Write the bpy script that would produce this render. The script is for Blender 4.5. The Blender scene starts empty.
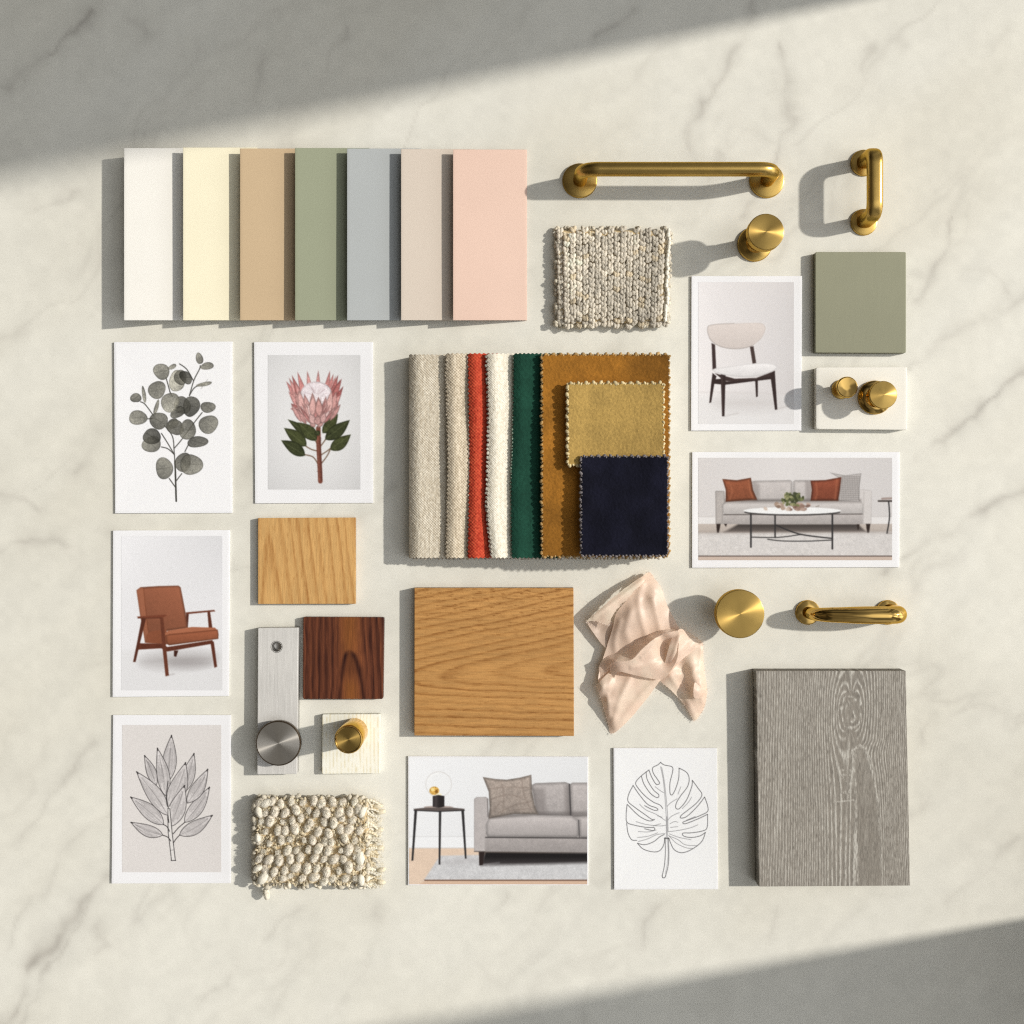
import bpy, bmesh, math, random
import numpy as np
from mathutils import Vector, Matrix
from mathutils.geometry import delaunay_2d_cdt

random.seed(7)
rng = np.random.default_rng(11)
scene = bpy.context.scene
COL = scene.collection
H = 1250.0                       # camera height above the table, mm
SX, SY = -1.345, 0.285           # shadow displacement per unit height (right, down)

# ------------------------------------------------------------------ helpers
def P(u, v, z=0.0):
    """picture-plan coordinates (mm on the table as seen from above) + height in mm -> metres"""
    k = (1.0 - z / H) * 0.001
    return ((u - 512.0) * k, (512.0 - v) * k, z * 0.001)

def lin(c):
    c = np.asarray(c, dtype=float) / 255.0
    return np.where(c <= 0.04045, c / 12.92, ((c + 0.055) / 1.055) ** 2.4)

GAIN = np.array([1.07, 1.035, 0.985])      # sunlit display value = albedo * GAIN
def A(c):
    return np.clip(lin(c) / GAIN, 0.002, 0.9)

def new_mesh(name, verts, faces_flat, starts, totals, smooth=True):
    me = bpy.data.meshes.new(name)
    verts = np.asarray(verts, dtype=np.float32)
    me.vertices.add(len(verts)); me.vertices.foreach_set('co', verts.ravel())
    me.loops.add(len(faces_flat)); me.loops.foreach_set('vertex_index', np.asarray(faces_flat, dtype=np.int32))
    me.polygons.add(len(starts))
    me.polygons.foreach_set('loop_start', np.asarray(starts, dtype=np.int32))
    me.polygons.foreach_set('loop_total', np.asarray(totals, dtype=np.int32))
    me.polygons.foreach_set('use_smooth', np.full(len(starts), smooth, dtype=bool))
    me.update(calc_edges=True); me.validate()
    return me

def set_col(me, cols):
    a = me.color_attributes.new('Col', 'FLOAT_COLOR', 'POINT')
    c4 = np.ones((len(me.vertices), 4), dtype=np.float32)
    c4[:, :3] = cols
    a.data.foreach_set('color', c4.ravel())

def link(name, me, mat, parent=None):
    o = bpy.data.objects.new(name, me)
    COL.objects.link(o)
    if mat is not None: me.materials.append(mat)
    if parent is not None:
        o.parent = parent
        o.matrix_parent_inverse = Matrix.Translation(parent.location).inverted()
    return o

def tag(o, label, cat, group=None):
    o['label'] = label; o['category'] = cat
    if group: o['group'] = group
    return o

def thing(name, label, cat, u, v, z=0.0, group=None):
    o = bpy.data.objects.new(name, None); COL.objects.link(o)
    o.location = P(u, v, z); o.empty_display_size = 0.02
    return tag(o, label, cat, group)

# smooth noise on arbitrary arrays (value noise, bicubic-ish)
def vnoise(X, Y, seed=0):
    X = np.asarray(X, float); Y = np.asarray(Y, float)
    xi = np.floor(X).astype(np.int64); yi = np.floor(Y).astype(np.int64)
    fx = X - xi; fy = Y - yi
    fx = fx * fx * fx * (fx * (fx * 6 - 15) + 10); fy = fy * fy * fy * (fy * (fy * 6 - 15) + 10)
    def h(i, j):
        n = (i * 374761393 + j * 668265263 + seed * 974711) & 0xffffffff
        n = ((n ^ (n >> 13)) * 1274126177) & 0xffffffff
        n = n ^ (n >> 16)
        return (n & 0xffff) / 32767.5 - 1.0
    a = h(xi, yi); b = h(xi + 1, yi); c = h(xi, yi + 1); d = h(xi + 1, yi + 1)
    return (a * (1 - fx) + b * fx) * (1 - fy) + (c * (1 - fx) + d * fx) * fy
def fbm(X, Y, seed=0, octv=4):
    s = 0; a = 1.0; t = 0
    for k in range(octv):
        s = s + a * vnoise(X * 2 ** k + 17.3 * k, Y * 2 ** k - 9.1 * k, seed + k); t += a; a *= 0.5
    return s / t

def smooth01(t):
    t = np.clip(t, 0, 1); return t * t * (3 - 2 * t)

# ------------------------------------------------------------------ materials
def mat(name, color=None, rough=0.5, spec=0.3, metallic=0.0, sheen=0.0, bump=None, noise=0.0, nscale=40.0,
        aniso=0.0, radial=False, rough_noise=0.0, trans=0.0):
    """color None -> reads the Col attribute.  bump = (scale, strength, stretch xyz)"""
    m = bpy.data.materials.new(name); m.use_nodes = True
    nt = m.node_tree; N = nt.nodes; L = nt.links
    b = N['Principled BSDF']
    b.inputs['Roughness'].default_value = rough
    b.inputs['Specular IOR Level'].default_value = spec
    b.inputs['Metallic'].default_value = metallic
    if metallic and color is not None and color[0] > color[2] * 2:
        b.inputs['Specular Tint'].default_value = (1.0, 0.80, 0.42, 1)
    if sheen:
        b.inputs['Sheen Weight'].default_value = sheen; b.inputs['Sheen Roughness'].default_value = 0.4
    tc = N.new('ShaderNodeTexCoord')
    if color is None:
        at = N.new('ShaderNodeAttribute'); at.attribute_name = 'Col'; src = at.outputs['Color']
    else:
        rgb = N.new('ShaderNodeRGB'); rgb.outputs[0].default_value = (*[float(x) for x in color], 1); src = rgb.outputs[0]
    if noise:
        nz = N.new('ShaderNodeTexNoise'); nz.inputs['Scale'].default_value = nscale; nz.inputs['Detail'].default_value = 5
        mr = N.new('ShaderNodeMapRange'); mr.inputs['From Min'].default_value = 0.3; mr.inputs['From Max'].default_value = 0.7
        mr.inputs['To Min'].default_value = 1 - noise; mr.inputs['To Max'].default_value = 1 + noise
        L.new(tc.outputs['Object'], nz.inputs['Vector']); L.new(nz.outputs['Fac'], mr.inputs['Value'])
        mx = N.new('ShaderNodeVectorMath'); mx.operation = 'SCALE'
        L.new(src, mx.inputs[0]); L.new(mr.outputs['Result'], mx.inputs['Scale']); src = mx.outputs['Vector']
    L.new(src, b.inputs['Base Color'])
    if rough_noise:
        nz = N.new('ShaderNodeTexNoise'); nz.inputs['Scale'].default_value = 60; nz.inputs['Detail'].default_value = 6
        mr = N.new('ShaderNodeMapRange'); mr.inputs['To Min'].default_value = rough - rough_noise; mr.inputs['To Max'].default_value = rough + rough_noise
        L.new(tc.outputs['Object'], nz.inputs['Vector']); L.new(nz.outputs['Fac'], mr.inputs['Value']); L.new(mr.outputs['Result'], b.inputs['Roughness'])
    if bump:
        sc, st, stretch = bump
        mp = N.new('ShaderNodeMapping'); mp.inputs['Scale'].default_value = stretch
        nz = N.new('ShaderNodeTexNoise'); nz.inputs['Scale'].default_value = sc; nz.inputs['Detail'].default_value = 4
        bp = N.new('ShaderNodeBump'); bp.inputs['Strength'].default_value = st; bp.inputs['Distance'].default_value = 0.0006
        L.new(tc.outputs['Object'], mp.inputs['Vector']); L.new(mp.outputs['Vector'], nz.inputs['Vector'])
        L.new(nz.outputs['Fac'], bp.inputs['Height']); L.new(bp.outputs['Normal'], b.inputs['Normal'])
    if aniso:
        b.inputs['Anisotropic'].default_value = aniso
        if radial: b.inputs['Anisotropic Rotation'].default_value = 0.25
        tg = N.new('ShaderNodeTangent')
        if radial: tg.direction_type = 'RADIAL'; tg.axis = 'Z'
        L.new(tg.outputs['Tangent'], b.inputs['Tangent'])
    if trans:
        tr = N.new('ShaderNodeBsdfTranslucent'); mxs = N.new('ShaderNodeMixShader'); mxs.inputs[0].default_value = trans
        L.new(src, tr.inputs['Color']); L.new(b.outputs[0], mxs.inputs[1]); L.new(tr.outputs[0], mxs.inputs[2])
        L.new(mxs.outputs[0], N['Material Output'].inputs['Surface'])
    return m

M_PAPER = mat('paper', rough=0.7, spec=0.2, bump=(900, 0.10, (1, 1, 1)), noise=0.012, nscale=30)
M_PRINT = mat('printed_paper', rough=0.6, spec=0.06, bump=(1200, 0.08, (1, 1, 1)))
M_PAINT = mat('painted_card', rough=0.6, spec=0.25, bump=(1100, 0.12, (1, 1, 1)), noise=0.015, nscale=25)
M_WOOD = mat('wood_veneer', rough=0.5, spec=0.15, bump=(700, 0.25, (1, 1, 1)))
M_GREYWOOD = mat('limed_wood', rough=0.75, spec=0.15, bump=(900, 0.3, (1, 1, 1)))
M_CLOTH = mat('woven_cloth', rough=0.9, spec=0.05, sheen=0.08, bump=(1400, 0.35, (1, 1, 1)))
M_VELVET = mat('velvet_cloth', rough=0.85, spec=0.06, sheen=0.12, bump=(1300, 0.6, (1, 1, 1)))
M_YARN = mat('wool_yarn', rough=0.95, spec=0.03, sheen=0.2, trans=0.15, bump=(1300, 0.6, (1, 1, 1)))
M_SILK = mat('blush_silk', rough=0.42, spec=0.5, sheen=0.35, noise=0.03, nscale=45, bump=(1600, 0.10, (1, 1, 1)), trans=0.32)
BRASS = (0.47, 0.31, 0.092)
M_BRASS = mat('satin_brass', BRASS, rough=0.28, metallic=1, noise=0.06, nscale=70, rough_noise=0.06, bump=(1500, 0.10, (1, 1, 1)))
M_BRASS_SPUN = mat('spun_brass', BRASS, rough=0.36, metallic=1, noise=0.07, nscale=60, aniso=0.85, radial=True)
M_BRASS_POL = mat('polished_brass', (0.56, 0.36, 0.11), rough=0.07, metallic=1, noise=0.12, nscale=45)
M_STEEL_SPUN = mat('spun_steel', (0.74, 0.70, 0.64), rough=0.24, metallic=1, noise=0.05, nscale=60, aniso=0.96, radial=True)
M_STEEL_RIM = mat('dark_steel_rim', (0.12, 0.09, 0.06), rough=0.35, metallic=1, noise=0.1, nscale=80)
M_ALU = mat('brushed_aluminium', rough=0.5, spec=0.5, metallic=0.0, bump=(500, 0.2, (6, 0.25, 1)))
M_FOAM = mat('grey_foam', (0.25, 0.25, 0.24), rough=0.95, noise=0.1)
M_PANEL = mat('pale_panel', (0.74, 0.74, 0.73), rough=0.9, noise=0.05, nscale=8)

# ------------------------------------------------------------------ grid slabs
def axis_coords(a, b, step, bev):
    w = b - a
    n = max(2, int(round((w - 2 * bev) / step)))
    mid = np.linspace(a + bev, b - bev, n + 1)
    if bev <= 0: return mid
    e = bev * np.array([0, 0.08, 0.3, 0.62])
    return np.concatenate([a + e, mid, (b - e)[::-1]])

def slab(name, quad, ztop, zbot, matr, color, step=1.0, bev=0.5, zfun=None, warp=None, parent=None, side=0.85, corner=0.0, hole=None):
    """quad: visible corner points of the top face (tl,tr,br,bl) in plan mm; color: rgb 0-255 or fn(U,V)->(...,3)."""
    (x0, y0), (x1, y1), (x2, y2), (x3, y3) = quad
    w = max(abs(x1 - x0), abs(x2 - x3)); h = max(abs(y3 - y0), abs(y2 - y1))
    s = axis_coords(0, w, step, bev); t = axis_coords(0, h, step, bev)
    S, T = np.meshgrid(s, t)
    fs = S / w; ft = T / h
    U = (x0 * (1 - fs) + x1 * fs) * (1 - ft) + (x3 * (1 - fs) + x2 * fs) * ft
    V = (y0 * (1 - fs) + y1 * fs) * (1 - ft) + (y3 * (1 - fs) + y2 * fs) * ft
    D = np.minimum(np.minimum(S, w - S), np.minimum(T, h - T))
    if corner > 0:                       # round the corners a little
        for cu, cv in ((0, 0), (w, 0), (w, h), (0, h)):
            su = np.abs(S - cu); sv = np.abs(T - cv)
            m = (su < corner) & (sv < corner)
            qx = 1 - su / corner; qy = 1 - sv / corner
            mx_ = np.maximum(qx, qy); rr = np.hypot(qx, qy)
            k = np.where(rr > 0, mx_ / np.maximum(rr, 1e-6), 1)
            du = (qx - qx * k) * corner * np.sign(w / 2 - cu); dv = (qy - qy * k) * corner * np.sign(h / 2 - cv)
            U = np.where(m, U + du, U); V = np.where(m, V + dv, V)
    Z = np.full(U.shape, float(ztop))
    if zfun is not None: Z = Z + zfun(U, V)
    if bev > 0:
        d = np.clip(D, 0, bev)
        Z = Z - (bev - np.sqrt(np.maximum(bev * bev - (bev - d) ** 2, 0)))
    if callable(color): C = A(color(U, V))
    else: C = np.broadcast_to(A(color), U.shape + (3,)).copy()
    if warp is not None: U, V = warp(U, V, S, T, w, h)
    k = (1 - Z / H) * 0.001
    X = (U - 512) * k; Y = (512 - V) * k
    ny, nx = U.shape
    top = np.stack([X, Y, Z * 0.001], -1).reshape(-1, 3)
    idx = np.arange(nx * ny).reshape(ny, nx)
    a_ = idx[:-1, :-1].ravel(); b_ = idx[1:, :-1].ravel(); c_ = idx[1:, 1:].ravel(); d_ = idx[:-1, 1:].ravel()
    quads = np.stack([a_, b_, c_, d_], -1)
    if hole is not None:
        cu, cv, r = hole
        q = np.hypot(U.ravel()[quads].mean(1) - cu, V.ravel()[quads].mean(1) - cv)
        quads = quads[q > r]
    rim = np.concatenate([idx[0, :], idx[1:, -1], idx[-1, -2::-1], idx[-2:0:-1, 0]])
    m = len(rim)
    rt = top[rim].copy(); rb = rt.copy()
    if np.isscalar(zbot): rb[:, 2] = zbot * 0.001
    else: rb[:, 2] = rt[:, 2] - zbot[0] * 0.001
    off = len(top)
    i = np.arange(m); j = (i + 1) % m
    sides = np.stack([off + i, off + j, off + m + j, off + m + i], -1)
    verts = np.concatenate([top, rt, rb])
    fl = np.concatenate([quads.ravel(), sides.ravel(), (off + m + np.arange(m))])
    nq = len(quads) + len(sides)
    starts = np.concatenate([np.arange(nq) * 4, [nq * 4]]); totals = np.concatenate([np.full(nq, 4), [m]])
    me = new_mesh(name, verts, fl, starts, totals)
    cr = C.reshape(-1, 3)
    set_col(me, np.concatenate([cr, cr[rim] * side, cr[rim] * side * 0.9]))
    return link(name, me, matr, parent)

def rect(x0, y0, x1, y1): return ((x0, y0), (x1, y0), (x1, y1), (x0, y1))

# ------------------------------------------------------------------ lathe and tube
def lathe(name, u, v, prof, matr, parent=None, z0=0.0, seg=96, sharp=32, xy=None):
    """prof: (radius, height) mm from bottom to top, about a vertical axis standing at plan point (u,v)."""
    bm = bmesh.new()
    cx, cy, _ = P(u, v, 0) if xy is None else (*xy, 0)
    rings = []
    for r, z in prof:
        if r <= 1e-6:
            rings.append([bm.verts.new((0, 0, (z0 + z) * 0.001))])
        else:
            rings.append([bm.verts.new((r * 0.001 * math.cos(2 * math.pi * k / seg), r * 0.001 * math.sin(2 * math.pi * k / seg), (z0 + z) * 0.001)) for k in range(seg)])
    for a, b in zip(rings[:-1], rings[1:]):
        for k in range(seg):
            k2 = (k + 1) % seg
            if len(a) == 1 and len(b) == 1: continue
            if len(a) == 1: bm.faces.new((a[0], b[k], b[k2])) if False else bm.faces.new((a[0], b[k2], b[k]))
            elif len(b) == 1: bm.faces.new((a[k], a[k2], b[0]))
            else: bm.faces.new((a[k], a[k2], b[k2], b[k]))
    bmesh.ops.recalc_face_normals(bm, faces=bm.faces)
    for f in bm.faces: f.smooth = True
    for e in bm.edges:
        if len(e.link_faces) == 2 and e.calc_face_angle() > math.radians(sharp): e.smooth = False
    me = bpy.data.meshes.new(name); bm.to_mesh(me); bm.free()
    o = bpy.data.objects.new(name, me); COL.objects.link(o); me.materials.append(matr)
    o.location = (cx, cy, 0)
    if parent is not None:
        o.parent = parent; o.matrix_parent_inverse = Matrix.Translation(parent.location).inverted()
    return o

def round_path(pts, rad, n=12):
    """polyline in 3D with rounded corners"""
    pts = [Vector(p) for p in pts]; out = [pts[0]]
    for i in range(1, len(pts) - 1):
        p = pts[i]; a = (pts[i - 1] - p); b = (pts[i + 1] - p)
        r = min(rad, a.length * 0.95, b.length * 0.95)
        A_ = p + a.normalized() * r; B_ = p + b.normalized() * r
        for k in range(n + 1):
            t = k / n
            out.append(A_ * (1 - t) ** 2 + p * 2 * t * (1 - t) + B_ * t * t)
    out.append(pts[-1]); return out

def tube(name, pts, rad, matr, parent=None, seg=32, sect=None, cap=True, up=None):
    """pts in world metres; rad mm (number or list); sect: (sx, sy, exponent) superellipse section"""
    pts = [Vector(p) for p in pts]; n = len(pts)
    bm = bmesh.new(); rings = []
    t0 = (pts[1] - pts[0]).normalized()
    ref = Vector(up) if up else (Vector((0, 1, 0)) if abs(t0.y) < 0.9 else Vector((1, 0, 0)))
    nrm = (ref - t0 * ref.dot(t0)).normalized()
    for i in range(n):
        t = (pts[min(i + 1, n - 1)] - pts[max(i - 1, 0)]).normalized()
        nrm = (nrm - t * nrm.dot(t)).normalized(); bn = t.cross(nrm)
        r = (rad[i] if hasattr(rad, '__len__') else rad) * 0.001
        ring = []
        for k in range(seg):
            a = 2 * math.pi * k / seg; c, s_ = math.cos(a), math.sin(a)
            if sect:
                e = 2.0 / sect[2]
                c = math.copysign(abs(c) ** e, c) * sect[0]; s_ = math.copysign(abs(s_) ** e, s_) * sect[1]
            ring.append(bm.verts.new(pts[i] + nrm * (c * r) + bn * (s_ * r)))
        rings.append(ring)
    for a, b in zip(rings[:-1], rings[1:]):
        for k in range(seg):
            bm.faces.new((a[k], a[(k + 1) % seg], b[(k + 1) % seg], b[k]))
    if cap:
        bm.faces.new(rings[0][::-1]); bm.faces.new(rings[-1])
    bmesh.ops.recalc_face_normals(bm, faces=bm.faces)
    for f in bm.faces: f.smooth = True
    for e in bm.edges:
        if len(e.link_faces) == 2 and e.calc_face_angle() > math.radians(40): e.smooth = False
    me = bpy.data.meshes.new(name); bm.to_mesh(me); bm.free()
    return link(name, me, matr, parent)

# ------------------------------------------------------------------ blobs (many ellipsoids in one mesh)
def unit_sphere(nu=10, nv=7):
    vs = [(0, 0, 1)]
    for j in range(1, nv):
        th = math.pi * j / nv
        for i in range(nu):
            ph = 2 * math.pi * i / nu
            vs.append((math.sin(th) * math.cos(ph), math.sin(th) * math.sin(ph), math.cos(th)))
    vs.append((0, 0, -1)); fs = []
    for i in range(nu): fs.append((0, 1 + i, 1 + (i + 1) % nu))
    for j in range(nv - 2):
        for i in range(nu):
            a = 1 + j * nu + i; b = 1 + j * nu + (i + 1) % nu
            fs.append((a, a + nu, b + nu, b))
    last = len(vs) - 1; o = 1 + (nv - 2) * nu
    for i in range(nu): fs.append((last, o + (i + 1) % nu, o + i))
    return np.array(vs), fs

class Blobs:
    def __init__(self, nu=10, nv=7):
        self.sv, self.sf = unit_sphere(nu, nv); self.V = []; self.C = []; self.n = 0; self.F = []; self.xV = []; 
    def add(self, u, v, z, a, b, c, ang=0.0, pitch=0.0, col=(230, 222, 205), jit=0.0):
        """ellipsoid, semi axes a (along ang, plan, y down), b across, c up"""
        p = self.sv * np.array([a, b, c])
        if jit:
            p = p * (1 + jit * rng.normal(size=(len(p), 1)))
        cp, sp = math.cos(pitch), math.sin(pitch)
        x = p[:, 0] * cp - p[:, 2] * sp; zz = p[:, 0] * sp + p[:, 2] * cp
        ca, sa = math.cos(ang), math.sin(ang)
        du = x * ca - p[:, 1] * sa; dv = x * sa + p[:, 1] * ca
        k = 1 - z / H
        X = ((u - 512) * k + du) * 0.001; Y = (-(v - 512) * k - dv) * 0.001; Z = (z + zz) * 0.001
        self._push(np.stack([X, Y, Z], -1), self.sf, col, shade=(p[:, 2] / max(c, 1e-6)))
    def _push(self, verts, faces, col, shade=None):
        off = self.n; self.V.append(verts); self.n += len(verts)
        base = A(col)
        self.C.append(np.broadcast_to(base, (len(verts), 3)))
        self.F.extend([tuple(i + off for i in f) for f in faces])
    def blade(self, u, v, z, du, dv, dz, w, col):
        """a thin fibre: one slim triangle"""
        a = np.array(P(u, v, z)); d = np.array([du, -dv, dz]) * 0.001
        sd = np.array([dv, du, 0.0]); sd = sd / (np.linalg.norm(sd) + 1e-9) * w * 0.0005
        self._push(np.stack([a - sd, a + sd, a + d * 0.55 + np.array([0, 0, 0.0002]) , a + d]), [(0, 1, 2), (1, 3, 2)], col)
    def build(self, name, matr, parent=None):
        V = np.concatenate(self.V); C = np.concatenate(self.C)
        fl = np.fromiter((i for f in self.F for i in f), dtype=np.int32)
        tot = np.array([len(f) for f in self.F]); st = np.concatenate([[0], np.cumsum(tot)[:-1]])
        me = new_mesh(name, V, fl, st, tot); set_col(me, C)
        return link(name, me, matr, parent)

# ------------------------------------------------------------------ drawing canvas for the printed pictures
class Canvas:
    def __init__(self, x0, y0, x1, y1, bg, res=2.2):
        nx = int(round((x1 - x0) * res)) + 1; ny = int(round((y1 - y0) * res)) + 1
        self.box = (x0, y0, x1, y1)
        self.X, self.Y = np.meshgrid(np.linspace(x0, x1, nx), np.linspace(y0, y1, ny))
        self.I = np.zeros((ny, nx, 3)) + np.asarray(bg, float)
        self.o = (0, 0, 1.0)
    def frame(self, ox, oy, s): self.o = (ox, oy, s); return self
    def T(self, pts):
        p = np.asarray(pts, float); return np.stack([self.o[0] + p[..., 0] * self.o[2], self.o[1] + p[..., 1] * self.o[2]], -1)
    def _sub(self, p, pad):
        x0, y0 = p.min(0) - pad; x1, y1 = p.max(0) + pad
        c = np.where((self.X[0] >= x0) & (self.X[0] <= x1))[0]; r = np.where((self.Y[:, 0] >= y0) & (self.Y[:, 0] <= y1))[0]
        if len(c) == 0 or len(r) == 0: return None
        return slice(r[0], r[-1] + 1), slice(c[0], c[-1] + 1)
    def _segd(self, X, Y, p, closed):
        d = np.full(X.shape, 1e9); n = len(p)
        for i in range(n if closed else n - 1):
            a = p[i]; b = p[(i + 1) % n]; e = b - a; L2 = max(e @ e, 1e-12)
            t = np.clip(((X - a[0]) * e[0] + (Y - a[1]) * e[1]) / L2, 0, 1)
            d = np.minimum(d, (X - a[0] - t * e[0]) ** 2 + (Y - a[1] - t * e[1]) ** 2)
        return np.sqrt(d)
    def _inside(self, X, Y, p):
        ins = np.zeros(X.shape, bool); n = len(p)
        for i in range(n):
            a = p[i]; b = p[(i + 1) % n]
            if a[1] == b[1]: continue
            c = ((a[1] > Y) != (b[1] > Y)) & (X < (b[0] - a[0]) * (Y - a[1]) / (b[1] - a[1]) + a[0])
            ins ^= c
        return ins
    def smooth(self, p, k=6, closed=True):
        p = np.asarray(p, float); n = len(p); out = []
        for i in range(n if closed else n - 1):
            if closed: p0, p1, p2, p3 = p[(i - 1) % n], p[i], p[(i + 1) % n], p[(i + 2) % n]
            else: p0, p1, p2, p3 = p[max(i - 1, 0)], p[i], p[i + 1], p[min(i + 2, n - 1)]
            for j in range(k):
                t = j / k
                out.append(0.5 * ((2 * p1) + (-p0 + p2) * t + (2 * p0 - 5 * p1 + 4 * p2 - p3) * t * t + (-p0 + 3 * p1 - 3 * p2 + p3) * t ** 3))
        if not closed: out.append(p[-1])
        return np.array(out)
    def poly(self, pts, col, alpha=1.0, soft=0.35, sm=False, shade=None, edge=None, tex=0.0, seed=1):
        p = self.T(pts)
        if sm: p = self.smooth(p)
        s = self._sub(p, soft * 2 + 1)
        if s is None: return
        X, Y = self.X[s], self.Y[s]
        d = self._segd(X, Y, p, True); ins = self._inside(X, Y, p)
        sd = np.where(ins, -d, d)
        a = np.clip(0.5 - sd / (2 * soft), 0, 1) * alpha
        c = np.zeros(X.shape + (3,)) + np.asarray(col, float)
        if shade is not None: c = c * shade((X - self.o[0]) / self.o[2], (Y - self.o[1]) / self.o[2])[..., None]
        if tex:
            q = rng.normal(size=X.shape); q = (q + np.roll(q, 1, 0) + np.roll(q, 1, 1) + np.roll(np.roll(q, 1, 0), 1, 1)) / 2
            c = c * (1 + tex * (.55 * fbm(X * 0.21 + .13 * Y, Y * 0.21 - .13 * X, seed, 3) + .32 * q))[..., None]
        if edge: c = c * (1 - edge[0] * np.clip(1 - d / edge[1], 0, 1))[..., None]
        self.I[s] = self.I[s] * (1 - a[..., None]) + c * a[..., None]
    def ell(self, cx, cy, rx, ry, ang, col, wob=0.0, **kw):
        t = np.linspace(0, 2 * np.pi, 30, endpoint=False); c, s_ = math.cos(math.radians(ang)), math.sin(math.radians(ang))
        x = rx * np.cos(t); y = ry * np.sin(t)
        if wob:
            a, b = random.uniform(0, 6.28), random.uniform(0, 6.28); m = 1 + wob * np.sin(2 * t + a) + wob * .8 * np.sin(3 * t + b); x = x * m; y = y * m
        self.poly(np.stack([cx + x * c - y * s_, cy + x * s_ + y * c], -1), col, **kw)
    def line(self, pts, w, col, alpha=1.0, sm=False, soft=0.35):
        p = self.T(pts); w = w * self.o[2]
        if sm: p = self.smooth(p, closed=False)
        s = self._sub(p, w + 1.5)
        if s is None: return
        d = self._segd(self.X[s], self.Y[s], p, False)
        a = np.clip(0.5 - (d - w / 2) / (2 * soft), 0, 1) * alpha
        if w < 2 * soft: a = a * 1.0
        self.I[s] = self.I[s] * (1 - a[..., None]) + np.asarray(col, float) * a[..., None]
    def leaf(self, base, tip, w, col, out=None, ow=3.0, hatch=0, bend=0.0, **kw):
        b = np.array(base, float); t = np.array(tip, float); ax = t - b; n = np.array([-ax[1], ax[0]]) / (np.linalg.norm(ax) + 1e-9)
        ts = np.linspace(0, 1, 15)
        prof = np.sin(np.pi * ts ** 0.85) ** 0.9 * (1 - 0.25 * ts)
        mid = b + ax * ts[:, None] + n * (bend * w * np.sin(np.pi * ts))[:, None]
        L = mid + n * (w / 2 * prof)[:, None]; R = mid - n * (w / 2 * prof)[:, None]
        pts = np.concatenate([L, R[::-1][1:-1]])
        if col is not None: self.poly(pts, col, **kw)
        for q in range(hatch):
            f = (q + 0.5) / hatch * 1.8 - 0.9; t0 = random.uniform(0.03, 0.35); t1 = random.uniform(0.6, 0.95)
            m = (ts >= t0) & (ts <= t1)
            if m.sum() > 2: self.line((mid + n * (w / 2 * prof * f)[:, None])[m], ow * 0.5, out, alpha=random.uniform(0.12, 0.42))
        if out is not None:
            self.line(np.concatenate([pts, pts[:1]]), ow, out, alpha=0.88); self.line(mid[:-2], ow * 0.7, out, alpha=0.35)
    def grain(self, amp, seed=3):
        n = rng.normal(size=self.X.shape); n = (n + np.roll(n, 1, 0) + np.roll(n, 1, 1)) / 1.7
        self.I = self.I * (1 + amp * n)[..., None]
    def soften(self):
        for ax in (0, 1):
            self.I = (np.roll(self.I, 1, ax) + 2 * self.I + np.roll(self.I, -1, ax)) / 4
    def sheet(self, name, z, zfun, parent, matr=None):
        ny, nx = self.X.shape
        Z = np.full(self.X.shape, float(z))
        if zfun is not None: Z = Z + zfun(self.X, self.Y)
        k = (1 - Z / H) * 0.001
        V = np.stack([(self.X - 512) * k, (512 - self.Y) * k, Z * 0.001], -1).reshape(-1, 3)
        idx = np.arange(nx * ny).reshape(ny, nx)
        q = np.stack([idx[:-1, :-1].ravel(), idx[1:, :-1].ravel(), idx[1:, 1:].ravel(), idx[:-1, 1:].ravel()], -1)
        me = new_mesh(name, V, q.ravel(), np.arange(len(q)) * 4, np.full(len(q), 4))
        set_col(me, A(np.clip(self.I, 0, 255)).reshape(-1, 3))
        return link(name, me, matr or M_PRINT, parent)

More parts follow.
